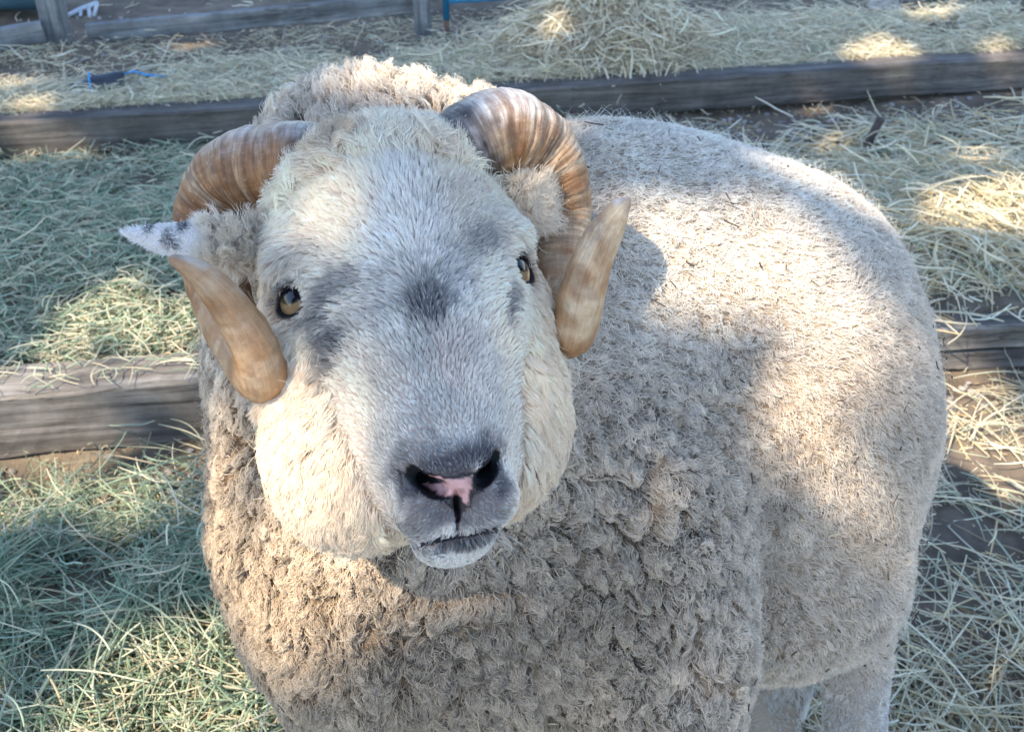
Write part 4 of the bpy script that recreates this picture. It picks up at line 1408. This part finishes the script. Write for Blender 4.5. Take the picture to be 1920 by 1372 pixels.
# shorter near the eyes and the nose
de = np.minimum(np.linalg.norm(hh - (EYE[-1][0] + EYE[-1][1] * .02), axis=1), np.linalg.norm(hh - (EYE[1][0] + EYE[1][1] * .02), axis=1))
Lb = Lb * (.40 + .60 * sstep(.012, .028, de))
pts = grow(root, nor, groom, Lb * rng.uniform(.75, 1.2, NH), .55, .18, 5, lockid=lid, clump=.65, wild=.12)
mixd = np.clip(dk, 0, 1)
# salt and pepper: some hairs stay light inside a dark patch
light = rng.random(NH) < .16 * (1 - .8 * sstep(-.13, -.16, z))
pale = np.array([.80, .75, .68])
c = np.where(light[:, None], c * .5 + pale * .5, c)
c = c * rng.uniform(.78, 1.12, NH)[:, None] * rng.normal(1, .09, len(lc))[lid][:, None]
cg = gradcol(c, 5, (.55, .52, .50), (1.08, 1.08, 1.08), .6)
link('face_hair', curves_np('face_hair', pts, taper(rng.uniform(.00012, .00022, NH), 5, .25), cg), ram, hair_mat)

# lashes, whiskers
LP = []; LR = []; LC = []
for s in (-1, 1):
    e, g = EYE[s]
    hor = nrm(np.cross([0, 0, 1.0], g)); ver = np.cross(g, hor)
    for k_ in range(110 if s < 0 else 55):
        a = rng.uniform(.08, .92) * np.pi
        r0 = e + g * .0172 + hor * math.cos(a) * .0166 + ver * math.sin(a) * .0096
        d = nrm(g * 1.0 + hor * math.cos(a) * .5 + ver * (.1 + rng.normal(0, .08)) + rng.normal(0, .12, 3))
        LL = rng.uniform(.005, .010)
        tt = np.linspace(0, 1, 5)[:, None]
        q = r0 + d * tt * LL + ver * (tt ** 2) * -.0015 + nrm(hor * math.cos(a)) * (tt ** 2) * .001
        LP.append(H2W(q)); LR.append(np.linspace(.00010, .00004, 5)); LC.append(np.tile([.04, .035, .035] if rng.random() < .7 else [.6, .55, .5], (5, 1)))
link('eyelashes', curves_np('eyelashes', np.array(LP), np.array(LR), np.array(LC)), ram, hair_mat)
LP = []; LR = []; LC = []
for k_ in range(110):
    a = rng.uniform(-1, 1)
    r0 = np.array([a * .030, .004 + .014 * (1 - a * a) + rng.normal(0, .004), -.192 + .012 * a * a + rng.normal(0, .006)])
    d = nrm(np.array([a * .9, .35, -.8]) + rng.normal(0, .2, 3))
    LL = rng.uniform(.010, .026); tt = np.linspace(0, 1, 6)[:, None]
    q = r0 + d * tt * LL + np.array([0, 0, -1]) * tt ** 2 * .004
    LP.append(H2W(q)); LR.append(np.linspace(.00011, .00004, 6)); LC.append(np.tile([.62, .57, .5], (6, 1)))
link('whiskers', curves_np('whiskers', np.array(LP), np.array(LR), np.array(LC)), ram, hair_mat)


# 5. ear hair
def ear_hair(E, n, tuft, spots, seed, wool_until):
    o, V, Fq, N_, tt, tip, c_ = E
    root, nor = sample_surface(V, Fq, N_, n, np.ones(len(V)))
    kd_t = ((root - c_[0]) @ nrm(c_[-1] - c_[0])) / np.linalg.norm(c_[-1] - c_[0])
    wl = sstep(wool_until + .10, wool_until - .10, kd_t + .06 * noise(root, .01, seed))
    L = .0045 + (tuft - .0045) * wl
    groom = np.tile(nrm(c_[-1] - c_[0]), (n, 1)) + .45 * np.stack([noise(root, .02, seed + 1), noise(root, .02, seed + 2), noise(root, .02, seed + 3)], 1) * (wl[:, None] + .2)
    lc, _ = sample_surface(V, Fq, N_, 260, np.ones(len(V))); lid = locks(root, lc)
    groom = groom + wl[:, None] * 1.1 * rng.normal(0, 1, (len(lc), 3))[lid]
    p = grow(root, nor, groom, L * rng.uniform(.5, 1.3, n) * (1 + wl * (rng.uniform(-.35, .5, len(lc))[lid])), .5 + .35 * wl, .12 + .4 * wl, 7, curl=.0016 * wl, clen=.013, lockid=lid, clump=.25 * wl, wild=.55)
    c = np.array([.80, .78, .76]) * (1 - wl[:, None]) + np.array([.80, .70, .57]) * wl[:, None]
    for (px, py, d_, r_) in spots:
        w_ = sstep(1.4, .7, np.linalg.norm((root - P(px, py, d_)) / np.array([r_, r_ * 2, r_]), axis=1) + .35 * noise(root, .005, seed))[:, None]
        w_ = w_ * (rng.random(n) < .75)[:, None] * .9
        c = c * (1 - w_) + np.array([.05, .05, .065]) * w_
    c = c * rng.uniform(.85, 1.1, n)[:, None]
    link('ear_hair', curves_np('ear_hair', p, taper(rng.uniform(.00013, .00024, n), 7, .3), gradcol(c, 7, (.7, .65, .6), (1.06,) * 3)), o, wool_mat)


ear_hair(earL, int(20000 * Q_), .015, ESP, 401, .46)
ear_hair(earR, int(14000 * Q_), .018, [], 411, 1.6)
SHOWLIT = False
# ------------------------------------------------------------------ shade tree whose crown breaks up the sun
LIT = [  # (px, py, depth, radius in metres) places the photograph shows in sunlight
    (1270, 420, 1.12, .026), (1360, 435, 1.12, .030), (1440, 465, 1.13, .034), (1520, 515, 1.16, .034), (1600, 580, 1.2, .032), (1660, 660, 1.26, .028),
    (1490, 765, 1.04, .022), (1540, 810, 1.04, .030), (1590, 870, 1.06, .028),
    (720, 130, 1.02, .045), (810, 140, 1.04, .055), (880, 160, 1.05, .04), (600, 405, .79, .013), (665, 430, .78, .013),
    (670, 720, .77, .012), (550, 910, .80, .028), (610, 965, .80, .028), (690, 1000, .80, .022), (505, 860, .84, .022), (550, 770, .85, .02),
    (430, 950, .95, .03), (450, 1060, .93, .05), (520, 1140, .90, .05), (590, 1190, .89, .035), (405, 830, 1.0, .025),
     (1060, 280, .86, .035), (960, 240, .84, .02), 
    (1040, 780, .80, .02), (1350, 1180, .98, .025), 
]
LITG = [  # on the ground: (px, py, z, radius)
    (215, 570, .15, .07), (330, 610, .15, .08), (120, 650, .15, .04), (110, 770, .08, .10), (30, 840, .03, .06), (250, 690, .15, .05), (360, 690, .15, .05),
    (235, 920, .05, .08), (290, 960, .06, .05), (60, 940, .03, .07), (430, 1320, .03, .12), (330, 1360, .02, .08), (20, 1340, .02, .06),
    (1830, 800, .01, .09), (1850, 900, .01, .07), (1800, 700, .03, .06), (1790, 650, .08, .05), (1900, 1100, .01, .07), (1760, 1320, .01, .08), (1890, 1000, .01, .04),
    (1890, 400, .16, .12), (1840, 300, .15, .05), (60, 430, .18, .0), (1060, 80, .27, .03), (100, 250, .19, .04), (60, 240, .19, .03), (10, 275, .16, .03), (325, 55, .26, .04), (75, 200, .2, .05),
    (1640, 60, .3, .10), (1880, 110, .2, .06), (1560, 260, .13, .03), (1750, 40, .2, .08), (40, 160, .2, .06), (1500, 150, .2, .03), (1770, 430, .14, .04),
]
LC_ = np.array([P(a, b, c) for a, b, c, r in LIT] + [on_ground(a, b, c) for a, b, c, r in LITG])
LR_ = np.array([r for *_, r in LIT] + [r for *_, r in LITG])
from mathutils.bvhtree import BVHTree
_bvh = BVHTree.FromPolygons(BV.tolist(), BF.tolist())
for i in range(len(LIT)):
    o_ = Vector((0, 0, CAM_H)); d_ = (Vector(tuple(LC_[i])) - o_)
    h_ = _bvh.ray_cast(o_, d_.normalized())
    if h_[0] is not None and abs(h_[3] - d_.length) < .16: LC_[i] = h_[0]
_f = [_bvh.ray_cast(Vector(tuple(c - SUN_V * (.03 if i < len(LIT) else .02))), Vector(tuple(-SUN_V)))[0] is None for i, c in enumerate(LC_)]
if SHOWLIT: print('blocked', [list(LIT + LITG)[i] for i in range(len(_f)) if not _f[i]])
LC_ = LC_[_f]; LR_ = LR_[_f]
tree = empty('shade_tree', (-3.4, -2.2, 0))
tag(tree, 'broad leafy tree outside the frame that dapples the pen with shade', 'tree')
bark = flat_mat('bark', (.12, .09, .07), .9, .35, 30, .8)
HT = 5.0
s_ = HT / -SUN_V[2]
cen = np.array([.15, 1.9, .4]) - SUN_V * s_          # crown centre: up the sunlight from the pen
base = np.array([-3.4, -2.2, 0])
hub = cen * .45 + np.array([-3.4, -2.2, 2.6]) * .55; hub[2] = 3.9
tube('trunk', [base + [0, 0, -.1], base + [.03, .02, .8], base * .6 + hub * .4 + [0, 0, .3], hub], [.20, .17, .14, .10], bark, tree, 16)
nb_ = 0
for k_ in range(900):
    e_ = cen + np.array([rng.uniform(-2.8, 2.8), rng.uniform(-2.6, 2.6), rng.uniform(.1, .6)])
    m_ = hub * .5 + e_ * .5 + np.array([rng.normal(0, .35), rng.normal(0, .35), .35])
    bp = catmull([hub, m_, e_], 14)
    v_ = bp[None] - LC_[:, None]
    dd = np.linalg.norm(v_ - (v_ @ SUN_V)[..., None] * SUN_V, axis=2)
    if (dd > LR_[:, None] + .035).all():
        tube('branch', bp, np.linspace(.05, .010, len(bp)), bark, tree, 8); nb_ += 1
        if nb_ >= 12: break
if SHOWLIT: print('branches', nb_)
NL = 42000
q = cen + np.stack([rng.uniform(-3.3, 3.3, NL), rng.uniform(-2.9, 3.1, NL), rng.uniform(-.25, .75, NL)], 1)
edge = ((q[:, 0] - cen[0]) / 3.3) ** 2 + ((q[:, 1] - cen[1]) / 3.0) ** 2
q = q[edge + .25 * noise(q, .6, 500) < 1]
size = rng.uniform(.045, .08, len(q))
ok = np.ones(len(q), bool)
for c_, r_ in zip(LC_, LR_):
    if r_ <= 0: continue
    v_ = q - c_
    dd = np.linalg.norm(v_ - (v_ @ SUN_V)[:, None] * SUN_V, axis=1)
    ok &= dd > r_ + size * .45
q = q[ok]; size = size[ok]
n = len(q)
d1 = nrm(rng.normal(0, 1, (n, 3)) * [1, 1, .5]); up_ = nrm(-SUN_V + rng.normal(0, .35, (n, 3)))
d2 = nrm(np.cross(up_, d1)); d1 = np.cross(d2, up_)
sz = size[:, None]
V = np.stack([q - d1 * sz, q - d1 * sz * .3 + d2 * sz * .55, q + d1 * sz * .4 + d2 * sz * .5, q + d1 * sz, q + d1 * sz * .4 - d2 * sz * .5, q - d1 * sz * .3 - d2 * sz * .55], 1).reshape(-1, 3)
b_ = np.arange(n)[:, None] * 6
Fq = np.concatenate([b_ + [0, 1, 2, 3], b_ + [0, 3, 4, 5]])
leafcol = np.repeat(np.array([.07, .10, .03]) * rng.uniform(.6, 1.3, n)[:, None], 6, 0)
lm = strand_mat('leaf', .5, .25, .3)
cr = link('crown', mesh_np('crown', V, Fq, False, leafcol), tree, lm)
tag(cr, kind='stuff')
